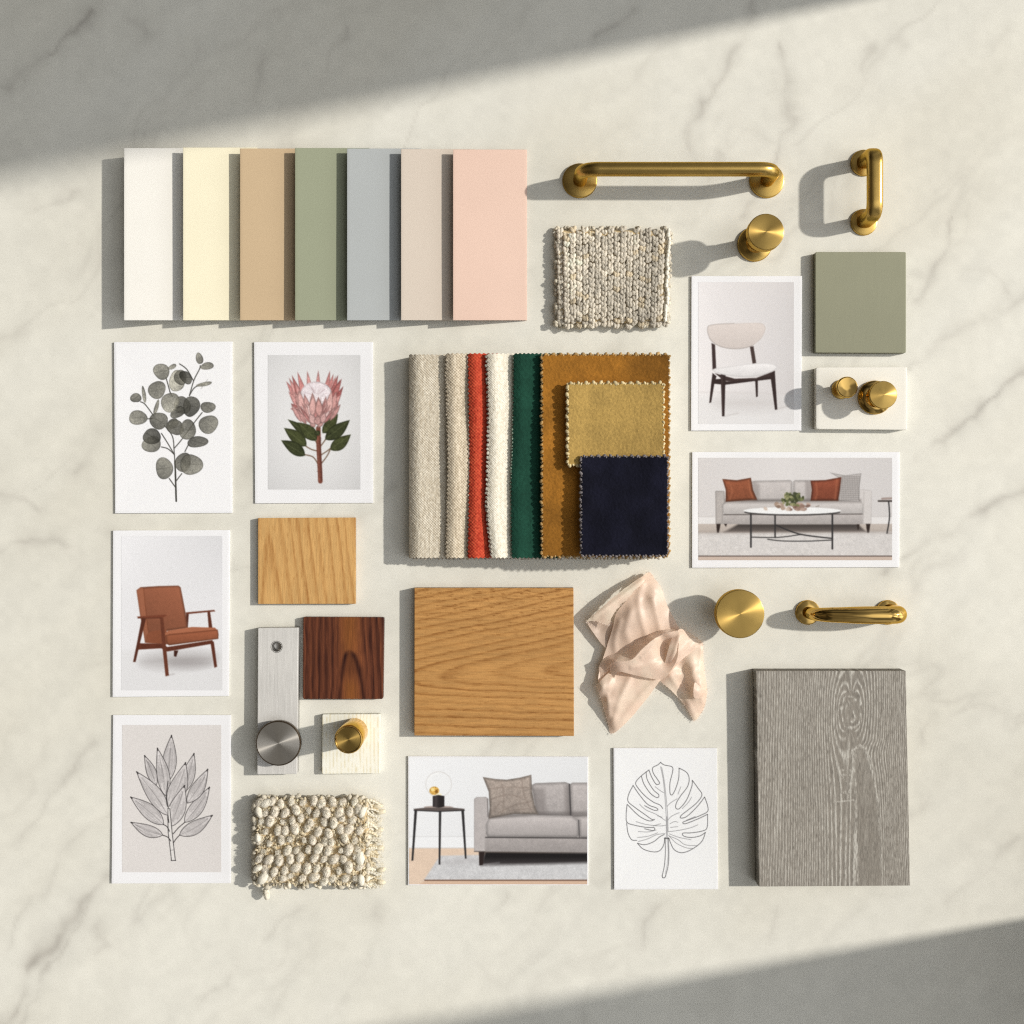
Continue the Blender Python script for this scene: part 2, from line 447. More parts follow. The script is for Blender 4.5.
# =================================================================== THE MARBLE TABLE
def marble():
    inner = np.arange(-660, 661, 2.5)
    outer = np.array([-1300, -1100, -950, -850, -760, -700])
    ax = np.concatenate([outer, inner, -outer[::-1]])
    Xg, Yg = np.meshgrid(ax + 512, ax + 512)          # plan mm, y down
    mask = np.zeros(Xg.shape); warm = np.zeros(Xg.shape)
    wx = Xg + 14 * fbm(Xg / 60, Yg / 60, 21, 4) + 4 * fbm(Xg / 14, Yg / 14, 5, 2)
    wy = Yg + 14 * fbm(Xg / 60, Yg / 60, 33, 4) + 4 * fbm(Xg / 14, Yg / 14, 9, 2)
    def vein(pts, w, s):
        nonlocal mask
        p = np.array(pts, float); d = np.full(Xg.shape, 1e9)
        for a, b in zip(p[:-1], p[1:]):
            e = b - a; t = np.clip(((wx - a[0]) * e[0] + (wy - a[1]) * e[1]) / (e @ e), 0, 1)
            d = np.minimum(d, (wx - a[0] - t * e[0]) ** 2 + (wy - a[1] - t * e[1]) ** 2)
        d = np.sqrt(d)
        br = 0.55 + 0.75 * fbm(Xg / 32, Yg / 32, 71, 3)
        ww = w * (1 + 0.7 * fbm(Xg / 45, Yg / 45, 47, 2))
        mask = np.maximum(mask, s * (.55 * np.exp(-(d / np.maximum(ww * 1.5, 1)) ** 1.2) + .5 * np.exp(-(d / np.maximum(ww * .5, .8)) ** 1.5)) * np.clip(br, 0.1, 1.2))
    for pts, w, s in [
        ([(880, 490), (908, 467), (954, 432), (985, 395), (1040, 355)], 5, .75), ([(890, 375), (940, 345), (1040, 290)], 6, .5),
        ([(880, 575), (950, 523), (1003, 495), (1040, 490)], 5, .7), ([(905, 310), (930, 280), (952, 250), (958, 215)], 5, .6),
        ([(940, 262), (985, 275), (1008, 292)], 5, .35), ([(950, 905), (975, 880), (1012, 846)], 5, .5),
        ([(760, -10), (745, 22), (722, 60), (708, 110), (690, 150)], 6, .55), ([(780, 45), (786, 90), (794, 118), (780, 155), (740, 215)], 6, .55),
        ([(870, 50), (862, 75)], 6, .5), ([(600, 46), (632, 12)], 4, .6), ([(45, 52), (68, 34), (98, 10)], 4.5, 1.0), ([(4, 92), (30, 66), (55, 46)], 4.5, .55),
        ([(134, 18), (140, 38)], 5, .6), ([(270, 62), (258, 110)], 4, .45), ([(322, 75), (345, 28)], 4, .5), ([(178, 85), (196, 60)], 4, .4),
        ([(0, 548), (25, 538), (48, 540), (80, 560), (108, 530)], 8, .45), ([(0, 485), (22, 492), (32, 505)], 6, .55), ([(75, 470), (84, 455), (100, 432)], 7, .5),
        ([(40, 205), (60, 200), (72, 180)], 6, .4), ([(0, 1018), (28, 978), (60, 936), (108, 878)], 8, .85), ([(12, 1024), (50, 968), (92, 905)], 4, .6),
        ([(0, 866), (40, 820), (92, 745)], 5, .4), ([(100, 925), (115, 945), (100, 955)], 5, .45), ([(0, 960), (40, 900), (120, 800)], 4, .3),
        ([(362, 520), (395, 488)], 7, .35), ([(240, 470), (260, 440)], 8, .35), ([(640, 945), (655, 900)], 5, .45), ([(720, 150), (700, 190)], 5, .35),
        ([(760, 945), (775, 915)], 4, .35), ([(505, 895), (498, 912)], 4, .4), ([(380, 905), (376, 915)], 7, .5), ([(205, 1000), (260, 940), (300, 900)], 5, .3),
        ([(920, 740), (935, 712)], 5, .3), ([(915, 820), (930, 806)], 5, .35), ([(990, 60), (1010, 35)], 5, .35), ([(945, 190), (990, 150), (1024, 130)], 6, .25),
        ([(700, 585), (745, 560), (770, 540)], 7, .35), ([(480, 965), (520, 1010)], 6, .2), ([(835, 945), (860, 900), (900, 900)], 5, .25)]:
        vein(pts, w, s)
    # faint diagonal bed of veins
    r = (Xg + Yg) * 0.7071; q = (Xg - Yg) * 0.7071
    f = fbm(r / 70 + 0.6 * fbm(Xg / 90, Yg / 90, 4, 3), q / 330, 3, 4)
    mask = np.maximum(mask, 0.22 * np.exp(-(np.abs(f) / 0.05) ** 1.2) * np.clip(0.5 + fbm(Xg / 150, Yg / 150, 8, 2) * 1.6, 0, 1))
    cloud = fbm(r / 130, q / 260, 14, 4)
    base = np.array([232, 227, 213.]); grey = np.array([162, 155, 144.]); cl = np.array([226, 220, 204.])
    C = base + (cl - base) * np.clip(0.35 + cloud * 1.2, 0, 1)[..., None]
    C = C + (grey - C) * np.clip(mask * 0.78, 0, 1)[..., None]
    C = C * (1 + 0.022 * fbm(Xg / 9, Yg / 9, 90, 3) + .02 * fbm(r / 22, q / 50, 91, 3))[..., None]
    n = len(ax)
    V = np.stack([(Xg - 512) * 0.001, (512 - Yg) * 0.001, np.zeros(Xg.shape)], -1).reshape(-1, 3)
    idx = np.arange(n * n).reshape(n, n)
    qd = np.stack([idx[:-1, :-1].ravel(), idx[1:, :-1].ravel(), idx[1:, 1:].ravel(), idx[:-1, 1:].ravel()], -1)
    me = new_mesh('marble_tabletop', V, qd.ravel(), np.arange(len(qd)) * 4, np.full(len(qd), 4)); set_col(me, A(C).reshape(-1, 3))
    m = mat('honed_marble', rough=0.45, spec=0.3, noise=0.014, nscale=420, rough_noise=0.08)
    o = link('marble_tabletop', me, m); o['kind'] = 'structure'
marble()

# =================================================================== PAINT CARDS
XL = [124, 183, 240, 295, 347, 401, 453]
PC = [(249, 243, 231), (252, 241, 208), (207, 179, 141), (159, 162, 134), (182, 184, 181), (221, 205, 187), (237, 202, 181)]
PN = ['off white', 'pale cream yellow', 'tan', 'sage green', 'cool grey', 'greige', 'blush pink']
PL = ['off white paint card, leftmost and lowest of the fanned row', 'pale cream yellow paint card in the fanned row', 'tan paint card between the cream and sage cards',
      'sage green paint card in the middle of the fanned row', 'cool grey paint card between the sage and beige cards', 'greige beige paint card tucked under the blush pink card', 'blush pink paint card lying fully uncovered at the right end of the fan']
YT = [148, 147.5, 148.5, 148, 148.5, 149, 149.5]
for i, xl in enumerate(XL):
    hl = 21.5 if i == 0 else 19.5; hr = 2.6
    wd = 74.0
    def zf(U, V, xl=xl, hl=hl):
        t = (U - xl) / wd
        return (hl - 14) + (hr - hl) * np.clip(t, 0, 1) + 0.5 * np.sin(np.clip(t, 0, 1) * np.pi) + 0.25 * np.sin((V - 150) / 60.0 + i)
    t = thing('paint_card', PL[i], 'paint card', xl + 37, 235, 0, 'fanned paint cards')
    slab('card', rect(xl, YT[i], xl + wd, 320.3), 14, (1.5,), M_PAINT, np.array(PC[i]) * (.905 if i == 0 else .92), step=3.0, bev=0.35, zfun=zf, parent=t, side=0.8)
    slab('foam_spacer', rect(xl + 5, 156, xl + 11, 312), 15.5, 0.0 if i == 0 else 10.0, M_FOAM, (120, 118, 112), step=6, bev=0, parent=t)

# =================================================================== PRINTS
def print_card(quad, label, cat, cv, lift=(0.2, 0.2, 0.2, 0.2), paper=(243, 240, 238), group='printed picture cards'):
    """cream-white card with a printed sheet laid on it.  lift: extra height of tl,tr,br,bl corners"""
    (x0, y0), (x1, y1), (x2, y2), (x3, y3) = quad
    cx, cy = (x0 + x2) / 2, (y0 + y2) / 2
    def zf(U, V):
        s = np.clip((U - x0) / (x1 - x0), 0, 1); t = np.clip((V - y0) / (y3 - y0), 0, 1)
        cs = np.abs(2 * s - 1) ** 2; ct = np.abs(2 * t - 1) ** 2
        e = (lift[0] * (1 - s) * (1 - t) + lift[1] * s * (1 - t) + lift[2] * s * t + lift[3] * (1 - s) * t)
        return 0.6 * e * (0.35 + 0.65 * np.maximum(cs, ct))
    t = thing('picture_card', label, cat, cx, cy, 0, group)
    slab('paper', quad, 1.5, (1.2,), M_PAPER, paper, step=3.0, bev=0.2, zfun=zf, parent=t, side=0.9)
    cv.sheet('printed_picture', 1.62, zf, t)

# ---- eucalyptus
cv = Canvas(116, 344, 230.5, 511.5, (246, 243, 241)).frame(110, 335, 0.1806)
INK = (70, 68, 62)
for l in [[(365, 920), (361, 760), (355, 640), (345, 560), (300, 500)], [(355, 660), (320, 600), (285, 545)], [(358, 625), (400, 575), (470, 480), (510, 430)], [(310, 235), (332, 315)],
          [(240, 445), (195, 385), (170, 370)], [(205, 465), (235, 462)], [(440, 335), (465, 250), (495, 190), (500, 170)], [(520, 272), (470, 290), (440, 335)], [(385, 160), (425, 190), (460, 250)],
          [(365, 810), (397, 768)], [(360, 840), (328, 795)], [(355, 660), (320, 630), (285, 620)], [(415, 645), (435, 605)], [(332, 315), (345, 340)]]:
    cv.line(l, 6, INK, sm=True, alpha=0.9)
cv.line([(367, 920), (364, 820), (360, 700)], 9, INK)
for k, (x, y, rx, ry, a, g) in enumerate([(345, 176, 24, 13, -30, .58), (370, 255, 42, 62, 0, .68), (257, 400, 11, 44, 15, .52), (188, 330, 11, 45, -8, .52), (285, 202, 46, 44, 0, .47), (390, 235, 35, 42, 10, .45), (420, 235, 28, 44, -35, .27),
        (260, 304, 50, 48, 0, .44), (400, 390, 46, 50, 0, .33), (450, 395, 46, 58, 0, .29), (375, 428, 42, 30, -30, .33), (333, 373, 52, 53, 0, .55), (143, 348, 30, 27, 0, .40), (155, 458, 54, 38, 0, .47), (345, 492, 40, 24, -30, .32),
        (270, 475, 48, 50, 20, .37), (230, 605, 52, 46, 0, .45), (232, 562, 52, 42, 10, .28), (362, 512, 48, 42, 0, .37), (430, 525, 48, 54, 0, .42), (485, 592, 56, 32, -10, .33), (542, 400, 40, 32, 0, .40),
        (545, 495, 53, 52, 0, .45), (300, 738, 50, 58, 0, .45), (405, 705, 46, 52, 30, .36), (450, 718, 60, 60, 0, .46), (495, 130, 19, 34, -15, .47), (538, 172, 38, 20, -5, .48), (522, 272, 46, 11, -10, .55)]):
    c = np.array([1.03, 1.0, .90]) * g * 255
    ga = random.uniform(0, 6.28)
    cv.ell(x, y, rx, ry, a, c, wob=.06, alpha=0.84, edge=(0.3, 1.4), tex=0.26, seed=k, shade=lambda X, Y, x=x, y=y, rx=rx, ga=ga: 1 + .2 * ((X - x) * math.cos(ga) + (Y - y) * math.sin(ga)) / rx)
    ca = math.radians(a + random.uniform(-50, 50))
    cv.line([(x - rx * .7 * math.cos(ca), y - rx * .7 * math.sin(ca)), (x + rx * .7 * math.cos(ca), y + rx * .7 * math.sin(ca))], 3, c * 0.75, alpha=0.5)
cv.grain(0.008)
print_card(((114, 342), (232.3, 341.5), (232.3, 513), (115, 513.3)), 'white art print of a grey green eucalyptus branch with round leaves', 'art print', cv, (1.6, .3, .2, 1.4))

# ---- protea
cv = Canvas(268, 355, 360.5, 489.5, (228, 225, 222)).frame(250, 335, 0.1708)
cv.I *= (1.02 - 0.09 * (((cv.X - 314) / 46) ** 2 + ((cv.Y - 415) / 67) ** 2) / 2)[..., None]
DK = (58, 40, 34)
for l in [[(400, 760), (370, 715), (320, 700)], [(400, 680), (360, 670), (325, 650)], [(400, 650), (370, 600), (345, 590)], [(420, 750), (450, 710), (470, 670)], [(420, 700), (450, 680), (475, 660)], [(415, 650), (440, 615), (450, 600)]]:
    cv.line(l, 6, (110, 85, 66), sm=True)
cv.line([(400, 545), (402, 650), (408, 760), (412, 856)], 27, (122, 72, 58)); cv.line([(396, 600), (402, 740), (406, 850)], 6, (165, 110, 92), alpha=.6); cv.line([(411, 600), (416, 740), (420, 850)], 5, (72, 42, 36), alpha=.7)
for k in range(22): cv.line([(392 + random.uniform(0, 22), y := 600 + k * 11), (402 + random.uniform(0, 18), y + 6)], 4, (70, 40, 34), alpha=.5)
for b, t, w, g in [((385, 620), (222, 495), 62, 0), ((330, 650), (200, 545), 82, 1), ((322, 706), (183, 617), 80, 0), ((390, 615), (280, 512), 84, 1), ((425, 575), (515, 463), 70, 1), ((440, 612), (584, 498), 86, 0), ((470, 672), (590, 583), 80, 1), ((390, 560), (405, 590), 40, 0)]:
    cv.leaf(b, t, w, [(62, 66, 42), (70, 74, 45)][g], bend=0.05, edge=(.35, 1.5), tex=.25, seed=int(t[0])); cv.line([b, t], 3, (118, 122, 84), alpha=.45)
random.seed(3)
for tx, ty in [(212, 270), (228, 250), (245, 235), (262, 275), (278, 215), (335, 210), (400, 206), (468, 208), (488, 228), (502, 240), (516, 233), (528, 262), (537, 255), (546, 300), (240, 320), (225, 330), (535, 345), (520, 400), (240, 400), (236, 430)]:
    bx = 392 + (tx - 392) * 0.38; by = 470 + random.uniform(-20, 20)
    cv.leaf((bx, by), (tx, ty), 44, random.choice([(186, 98, 92), (205, 122, 115), (172, 84, 80), (214, 140, 132)]), edge=(.3, 1.0), tex=.2, seed=tx)
cv.ell(388, 345, 92, 72, 0, (226, 210, 210), tex=.18, edge=(.2, 2)); cv.ell(375, 325, 60, 45, 0, (240, 230, 230), alpha=.7, soft=2)
for k in range(46):
    a = random.uniform(-1.3, 1.3); r0 = random.uniform(15, 45); r1 = r0 + random.uniform(15, 35)
    cv.line([(388 + r0 * math.sin(a), 360 - r0 * math.cos(a)), (388 + r1 * 1.2 * math.sin(a), 360 - r1 * math.cos(a))], 3.5, random.choice([(250, 244, 244), (170, 140, 142), (205, 180, 180)]), alpha=.6)
for b, t, w, c in [((330, 500), (262, 330), 60, (196, 122, 114)), ((320, 490), (285, 320), 62, (214, 146, 136)), ((350, 480), (318, 345), 52, (200, 126, 118)), ((470, 480), (505, 330), 58, (196, 118, 110)), ((450, 480), (478, 325), 58, (214, 148, 138)),
                   ((372, 475), (365, 335), 58, (212, 142, 132)), ((430, 470), (445, 360), 46, (196, 124, 116)), ((405, 480), (400, 360), 58, (206, 132, 122)), ((352, 480), (345, 400), 42, (188, 118, 112)), ((330, 520), (270, 430), 44, (176, 104, 98)), ((300, 510), (240, 400), 36, (190, 118, 112)),
                   ((470, 500), (530, 405), 40, (178, 104, 98)), ((440, 510), (500, 420), 40, (196, 128, 120)), ((375, 520), (350, 455), 56, (208, 150, 142)), ((420, 515), (440, 445), 52, (204, 142, 134)), ((395, 525), (395, 465), 60, (196, 134, 126)), ((400, 540), (430, 490), 44, (172, 112, 104)), ((380, 540), (350, 500), 44, (180, 118, 110))]:
    c = np.array(c) * .6 + np.array([232, 182, 172]) * .4
    cv.leaf(b, t, w * .8, c, edge=(.4, 1.1), tex=.2, seed=int(w + t[0]))
    for q in (-.18, .0, .2):
        cv.line([b, (t[0] * .8 + b[0] * .2 + q * w * .5, t[1] * .8 + b[1] * .2)], 2.5, c * random.choice([1.14, .8]), alpha=.45)
for k in range(46):
    a = random.uniform(-1.15, 1.15); bx, by = 392 + 40 * a, 520 - 20 * random.random(); L = random.uniform(70, 150)
    c = np.array(random.choice([(222, 160, 150), (204, 134, 126), (236, 192, 184), (190, 116, 110)]))
    cv.leaf((bx, by), (bx + L * math.sin(a * .75) * .8, by - L * math.cos(a * .75)), random.uniform(14, 26), c, edge=(.35, .9), tex=.15, seed=k)
for b, t, w, c in [((365, 480), (368, 345), 44, (216, 156, 146)), ((405, 480), (402, 368), 48, (210, 144, 134)), ((375, 522), (352, 458), 44, (214, 160, 152)), ((420, 517), (438, 450), 42, (208, 152, 144)), ((395, 528), (396, 470), 48, (200, 142, 134))]:
    cv.leaf(b, t, w, c, edge=(.4, 1.2), tex=.15, seed=int(w))
top = (cv.Y < 428)[..., None]; lum = cv.I.mean(-1, keepdims=True)
cv.I = np.where(top & (cv.I[..., :1] > cv.I[..., 1:2] + 14), (lum + (cv.I - lum) * .74) * 1.05, cv.I)
cv.soften(); cv.grain(0.9 * 0.008)
print_card(((254, 342), (373, 342), (373.2, 503), (255, 503.4)), 'white bordered art print of a pink protea flower with green leaves', 'art print', cv, (1.0, .4, .2, .8))

# ---- leather armchair
cv = Canvas(121.3, 536, 222.5, 690.3, (232, 229, 228)).frame(110, 525, 0.1708)
cv.I *= (1.0 - 0.06 * np.clip((cv.X - 170) / 55, -1, 1) * np.clip((600 - cv.Y) / 80, 0, 1))[..., None]
fl = smooth01((cv.Y - 645) / 10)[..., None]; cv.I = cv.I * (1 - fl) + np.array([226, 223, 221.]) * fl
cv.ell(400, 790, 215, 42, -3, (150, 143, 140), alpha=.55, soft=7); cv.ell(470, 810, 120, 24, 0, (120, 112, 110), alpha=.35, soft=5); cv.line([(335, 882), (375, 872)], 5, (160, 150, 146), alpha=.6, soft=1)
WD = (96, 52, 38); LE = (146, 90, 66)
sh = lambda X, Y: 1.08 - 0.18 * (Y - 355) / 260 + 0.06 * (X - 300) / 150
cv.poly([(375, 735), (400, 735), (388, 772), (374, 768)], (66, 36, 28)); cv.poly([(445, 515), (462, 513), (456, 600), (444, 600)], (84, 45, 34))
cv.poly([(570, 508), (586, 508), (600, 605), (578, 605)], WD)
cv.poly([(155, 382), (178, 364), (290, 357), (402, 355), (414, 366), (440, 500), (455, 602), (320, 622), (205, 690), (195, 620), (178, 540)], LE, shade=sh, tex=.05, seed=5, edge=(.3, 2.4))
cv.poly([(155, 382), (180, 364), (196, 372), (212, 540), (225, 640), (205, 690), (180, 545)], (168, 106, 78), alpha=.65, tex=.04)
cv.line([(196, 372), (214, 540), (222, 620)], 3, (105, 55, 34), alpha=.7)
cv.poly([(210, 690), (212, 645), (240, 622), (330, 610), (345, 700)], (136, 80, 56), tex=.05)
cv.poly([(318, 640), (340, 618), (480, 597), (615, 601), (634, 622), (560, 632), (345, 655)], (170, 106, 77), tex=.04, seed=9)
cv.poly([(326, 645), (345, 640), (630, 612), (636, 640), (634, 667), (345, 705), (330, 690)], (152, 90, 63), tex=.05, seed=8, edge=(.3, 1.8), shade=lambda X, Y: 1.08 - .2 * (Y - 625) / 70)
cv.line([(345, 640), (630, 614)], 3, (120, 62, 38), alpha=.6)
cv.poly([(165, 692), (305, 695), (335, 714), (600, 674), (606, 694), (335, 741), (300, 722), (165, 730)], WD, tex=.15)
cv.poly([(186, 545), (211, 548), (176, 690), (150, 802), (135, 802), (160, 680)], WD, shade=lambda X, Y: 0.9 + 0 * X)
cv.poly([(292, 540), (312, 540), (326, 690), (345, 881), (325, 886), (305, 700)], (104, 58, 42), tex=.12)
cv.poly([(588, 688), (608, 682), (627, 830), (611, 836)], WD)
cv.poly([(158, 536), (325, 525), (334, 531), (300, 545), (165, 547)], (120, 66, 47)); cv.line([(162, 546), (300, 544)], 3, (60, 32, 24), alpha=.7)
cv.poly([(440, 512), (610, 497), (616, 506), (450, 522)], (112, 62, 45))
cv.soften(); cv.grain(0.9 * 0.01)
print_card(((113, 530.5), (230, 530), (229, 696), (112.5, 697)), 'white bordered photo print of a tan leather armchair with wooden frame', 'photo print', cv, (1.4, .2, .2, 1.6))

# ---- line-drawn leaves
cv = Canvas(122.2, 725, 221.3, 872.2, (224, 217, 211)).frame(110, 710, 0.1757)
INK = (52, 48, 48)
random.seed(12)
GF = (214, 207, 203)
for b, t, w, bd in [((300, 712), (120, 640), 74, -.12), ((396, 712), (582, 600), 84, .1), ((305, 652), (118, 496), 92, .05), ((425, 640), (566, 440), 84, .1), ((262, 430), (197, 260), 62, .05), ((330, 600), (152, 352), 96, .08), ((440, 530), (556, 338), 82, .1),
                    ((400, 480), (478, 248), 84, .1), ((330, 405), (350, 145), 88, 0), ((318, 490), (270, 218), 80, .08), ((330, 555), (430, 300), 112, .12), ((342, 665), (424, 430), 104, .05)]:
    cv.leaf(b, t, w, GF, out=INK, ow=3.6, hatch=15, bend=bd, tex=.06, seed=int(b[0]))
    cv.line([t, (t[0] + (b[0] - t[0]) * .04, t[1] + (b[1] - t[1]) * .04)], 8, INK, alpha=.8)
cv.line([(335, 560), (340, 660), (350, 760), (360, 856)], 22, (226, 220, 214))
for dx in (-11, 11): cv.line([(335 + dx * .5, 560), (342 + dx, 690), (350 + dx, 760), (361 + dx, 856)], 4, INK, sm=True)
for l in [[(300, 712), (330, 725), (345, 745)], [(396, 712), (375, 735), (362, 755)], [(305, 652), (325, 665), (338, 690)], [(425, 640), (390, 670), (360, 705)], [(330, 600), (335, 640)], [(330, 405), (322, 490), (333, 560)]]: cv.line(l, 4.5, INK, sm=True)
cv.line([(348, 857), (374, 857)], 4, INK); cv.line([(345, 798), (366, 796)], 2.5, INK, alpha=.5)
cv.grain(0.012)
print_card(((113, 715), (231, 715), (231, 883.2), (111.5, 883.5)), 'white bordered ink drawing print of a leafy stem on greige', 'art print', cv, (.9, .4, .6, 1.3))

# ---- lounge chair
cv = Canvas(698.3, 282, 794, 424, (228, 222, 219)).frame(685, 270, 0.166)
cv.I *= (1.0 - 0.05 * np.clip((cv.X - 745) / 50, -1, 1))[..., None]
fl = smooth01((cv.Y - 390) / 12)[..., None]; cv.I = cv.I * (1 - fl) + np.array([230, 226, 223.]) * fl
cv.line([(80, 735), (655, 745)], 4, (214, 207, 203), alpha=.6, soft=1.5)
cv.ell(380, 800, 200, 40, 0, (205, 198, 194), alpha=.7, soft=8); cv.line([(235, 882), (320, 862)], 5, (190, 182, 178), alpha=.6, soft=1); cv.line([(550, 838), (620, 820)], 5, (190, 182, 178), alpha=.6, soft=1)
BK = (56, 44, 42)
cv.poly([(160, 440), (181, 450), (188, 590), (166, 602)], (66, 52, 50)); cv.poly([(390, 455), (411, 448), (429, 560), (407, 566)], (74, 60, 56))
cv.poly([(422, 660), (439, 660), (439, 762), (428, 766)], BK); cv.poly([(166, 620), (190, 640), (176, 690), (158, 798), (146, 801), (158, 680)], BK)
cv.poly([(134, 350), (146, 333), (200, 324), (310, 319), (420, 315), (466, 321), (485, 340), (486, 366), (460, 415), (400, 460), (310, 477), (220, 465), (160, 430), (137, 385)], (219, 207, 199), sm=True, tex=.015, edge=(.22, 1.2), shade=lambda X, Y: 1.03 - .07 * (Y - 320) / 150)
cv.line([(300, 321), (440, 316), (478, 330), (487, 360), (460, 415), (405, 460)], 5, (240, 234, 230), sm=True, alpha=.8)
cv.poly([(165, 660), (215, 655), (250, 672), (430, 655), (540, 610), (540, 655), (430, 668), (240, 692), (165, 684)], BK); cv.poly([(180, 622), (300, 655), (430, 650), (540, 608), (540, 640), (300, 672), (235, 668)], (66, 52, 49))
cv.poly([(165, 603), (205, 590), (400, 565), (520, 564), (554, 586), (520, 614), (430, 640), (300, 641), (200, 622)], (238, 233, 230), sm=True, tex=.03, edge=(.12, 1.2), shade=lambda X, Y: 1.03 - .1 * (Y - 565) / 75)
cv.poly([(215, 628), (244, 634), (238, 880), (223, 882)], BK); cv.poly([(513, 625), (541, 606), (556, 840), (542, 843)], BK); cv.line([(222, 640), (227, 870)], 4, (92, 76, 72), alpha=.7)
cv.soften(); cv.grain(0.9 * 0.008)
print_card(((691.5, 276), (802, 276), (801.3, 430.6), (691, 430.6)), 'white bordered photo print of a pale chair with curved back and dark legs', 'photo print', cv, (1.2, .2, .2, 1.0))

# ---- wide sofa
cv = Canvas(698.3, 457.8, 892.2, 560.2, (224, 218, 214)).frame(690, 450, 0.21)
cv.I *= (1.0 - 0.05 * np.abs(cv.X - 780) / 100)[..., None]
cv.poly([(30, 318), (980, 318), (980, 352), (30, 352)], (229, 224, 220)); cv.line([(30, 318), (980, 318)], 2.5, (198, 191, 186)); cv.poly([(30, 352), (980, 352), (980, 405), (30, 405)], (188, 176, 166), shade=lambda X, Y: 1.04 - .08 * (Y - 352) / 50)
cv.poly([(30, 394), (980, 388), (980, 505), (30, 505)], (214, 208, 203), tex=.07, soft=1)
cv.poly([(30, 503), (980, 503), (980, 508), (30, 508)], (78, 62, 56)); cv.poly([(30, 508), (980, 508), (980, 540), (30, 540)], (203, 183, 168))
cv.poly([(160, 392), (230, 353), (800, 353), (838, 390)], (100, 91, 86), soft=1.2, shade=lambda X, Y: 0.62 + .5 * (Y - 353) / 40)
SF = (200, 192, 187)
cv.poly([(290, 152), (310, 146), (478, 143), (488, 152), (489, 242), (300, 242)], SF, tex=.05, edge=(.22, 3.0), shade=lambda X, Y: 1.04 - .10 * (Y - 145) / 95); cv.poly([(491, 150), (500, 143), (790, 145), (806, 160), (806, 242), (491, 242)], SF, tex=.05, edge=(.22, 3.0), shade=lambda X, Y: 1.04 - .10 * (Y - 145) / 95)
cv.poly([(120, 197), (126, 194), (164, 195), (168, 250), (158, 262), (158, 352), (122, 352)], (184, 176, 170), tex=.05, edge=(.16, 2)); cv.poly([(808, 190), (820, 187), (862, 192), (866, 200), (864, 352), (822, 352), (822, 260), (806, 242)], (212, 205, 200), tex=.03, edge=(.12, 1)); cv.line([(828, 200), (826, 345)], 3, (178, 170, 165), alpha=.7)
cv.poly([(158, 306), (823, 304), (823, 353), (158, 353)], (186, 178, 173), tex=.05, shade=lambda X, Y: 1.03 - .12 * (Y - 305) / 48)
cv.poly([(157, 262), (175, 244), (812, 241), (825, 258), (822, 300), (808, 306), (168, 309), (157, 296)], (202, 195, 190), tex=.03, edge=(.2, 1.0), shade=lambda X, Y: 1.07 - .17 * (Y - 243) / 64); cv.line([(160, 308), (822, 305)], 4, (92, 84, 80)); cv.line([(175, 242), (810, 240)], 3, (128, 120, 115), alpha=.7)
for q in [[(125, 352), (146, 352), (138, 394), (128, 394)], [(838, 352), (859, 352), (853, 394), (843, 394)], [(162, 352), (177, 352), (171, 366)], [(794, 354), (807, 354), (803, 380), (798, 380)]]: cv.poly(q, (52, 42, 38))
cv.poly([(165, 236), (815, 234), (815, 252), (165, 254)], (90, 82, 78), alpha=.38, soft=1.3)
cv.poly([(300, 150), (330, 165), (330, 240), (300, 242)], (110, 100, 96), alpha=.35, soft=1.6); cv.poly([(548, 150), (580, 150), (580, 242), (552, 242)], (110, 100, 96), alpha=.35, soft=1.6)
cv.poly([(30, 388), (980, 384), (980, 398), (30, 402)], (150, 138, 130), alpha=.35, soft=1.5)
cv.poly([(667, 108), (740, 121), (816, 111), (806, 180), (806, 246), (710, 241), (722, 140)], (190, 183, 178), edge=(.25, 1))
for k in range(11): cv.line([(728 + k * 8, 125), (722 + k * 8, 238)], 2.2, (92, 86, 84), alpha=.55)
for k in range(12): cv.line([(712, 128 + k * 10), (806, 126 + k * 10)], 2.2, (100, 94, 90), alpha=.4)
cv.poly([(154, 138), (222, 144), (290, 132), (300, 190), (320, 236), (250, 240), (170, 247), (170, 190)], (142, 83, 58), tex=.1, edge=(.4, 2.6), shade=lambda X, Y: 1.12 - .22 * (Y - 135) / 110); cv.poly([(574, 146), (645, 143), (721, 129), (714, 190), (706, 241), (640, 241), (574, 241), (580, 190)], (134, 73, 53), tex=.1, edge=(.4, 2.6), shade=lambda X, Y: 1.12 - .22 * (Y - 135) / 110)
for l in [[(185, 150), (200, 190), (190, 235)], [(280, 145), (285, 190), (300, 230)], [(600, 155), (605, 200), (598, 235)], [(700, 140), (695, 190), (690, 235)]]: cv.line(l, 6, (206, 132, 96), sm=True, alpha=.35, soft=1)
cv.line([(170, 244), (318, 238)], 4, (92, 60, 46), alpha=.6); cv.line([(576, 241), (706, 242)], 4, (92, 60, 46), alpha=.6)
TB = (52, 50, 50)
cv.line([(405, 308), (405, 416)], 7, TB); cv.line([(370, 425), (440, 433), (560, 434), (672, 429)], 4.5, TB, sm=True); cv.line([(292, 415), (420, 416), (530, 402)], 4.5, TB, sm=True); cv.line([(410, 358), (520, 400), (676, 421)], 6, TB, sm=True)
cv.line([(290, 300), (290, 462)], 8, TB); cv.line([(678, 300), (678, 470)], 8, TB)
cv.ell(487, 296, 230, 17, 0, (70, 66, 64)); cv.ell(487, 289, 233, 17, 0, (241, 239, 236), tex=.03)
random.seed(5)
for k in range(26): cv.ell(random.gauss(522, 18), random.uniform(258, 284), 12, 7, random.uniform(-40, 40), random.choice([(150, 122, 108), (186, 160, 146), (118, 90, 78)]), alpha=.85)
for k in range(14): cv.ell(random.gauss(440, 22), random.uniform(255, 284), 11, 8, random.uniform(-40, 40), random.choice([(170, 146, 128), (206, 186, 170), (128, 104, 88)]), alpha=.85)
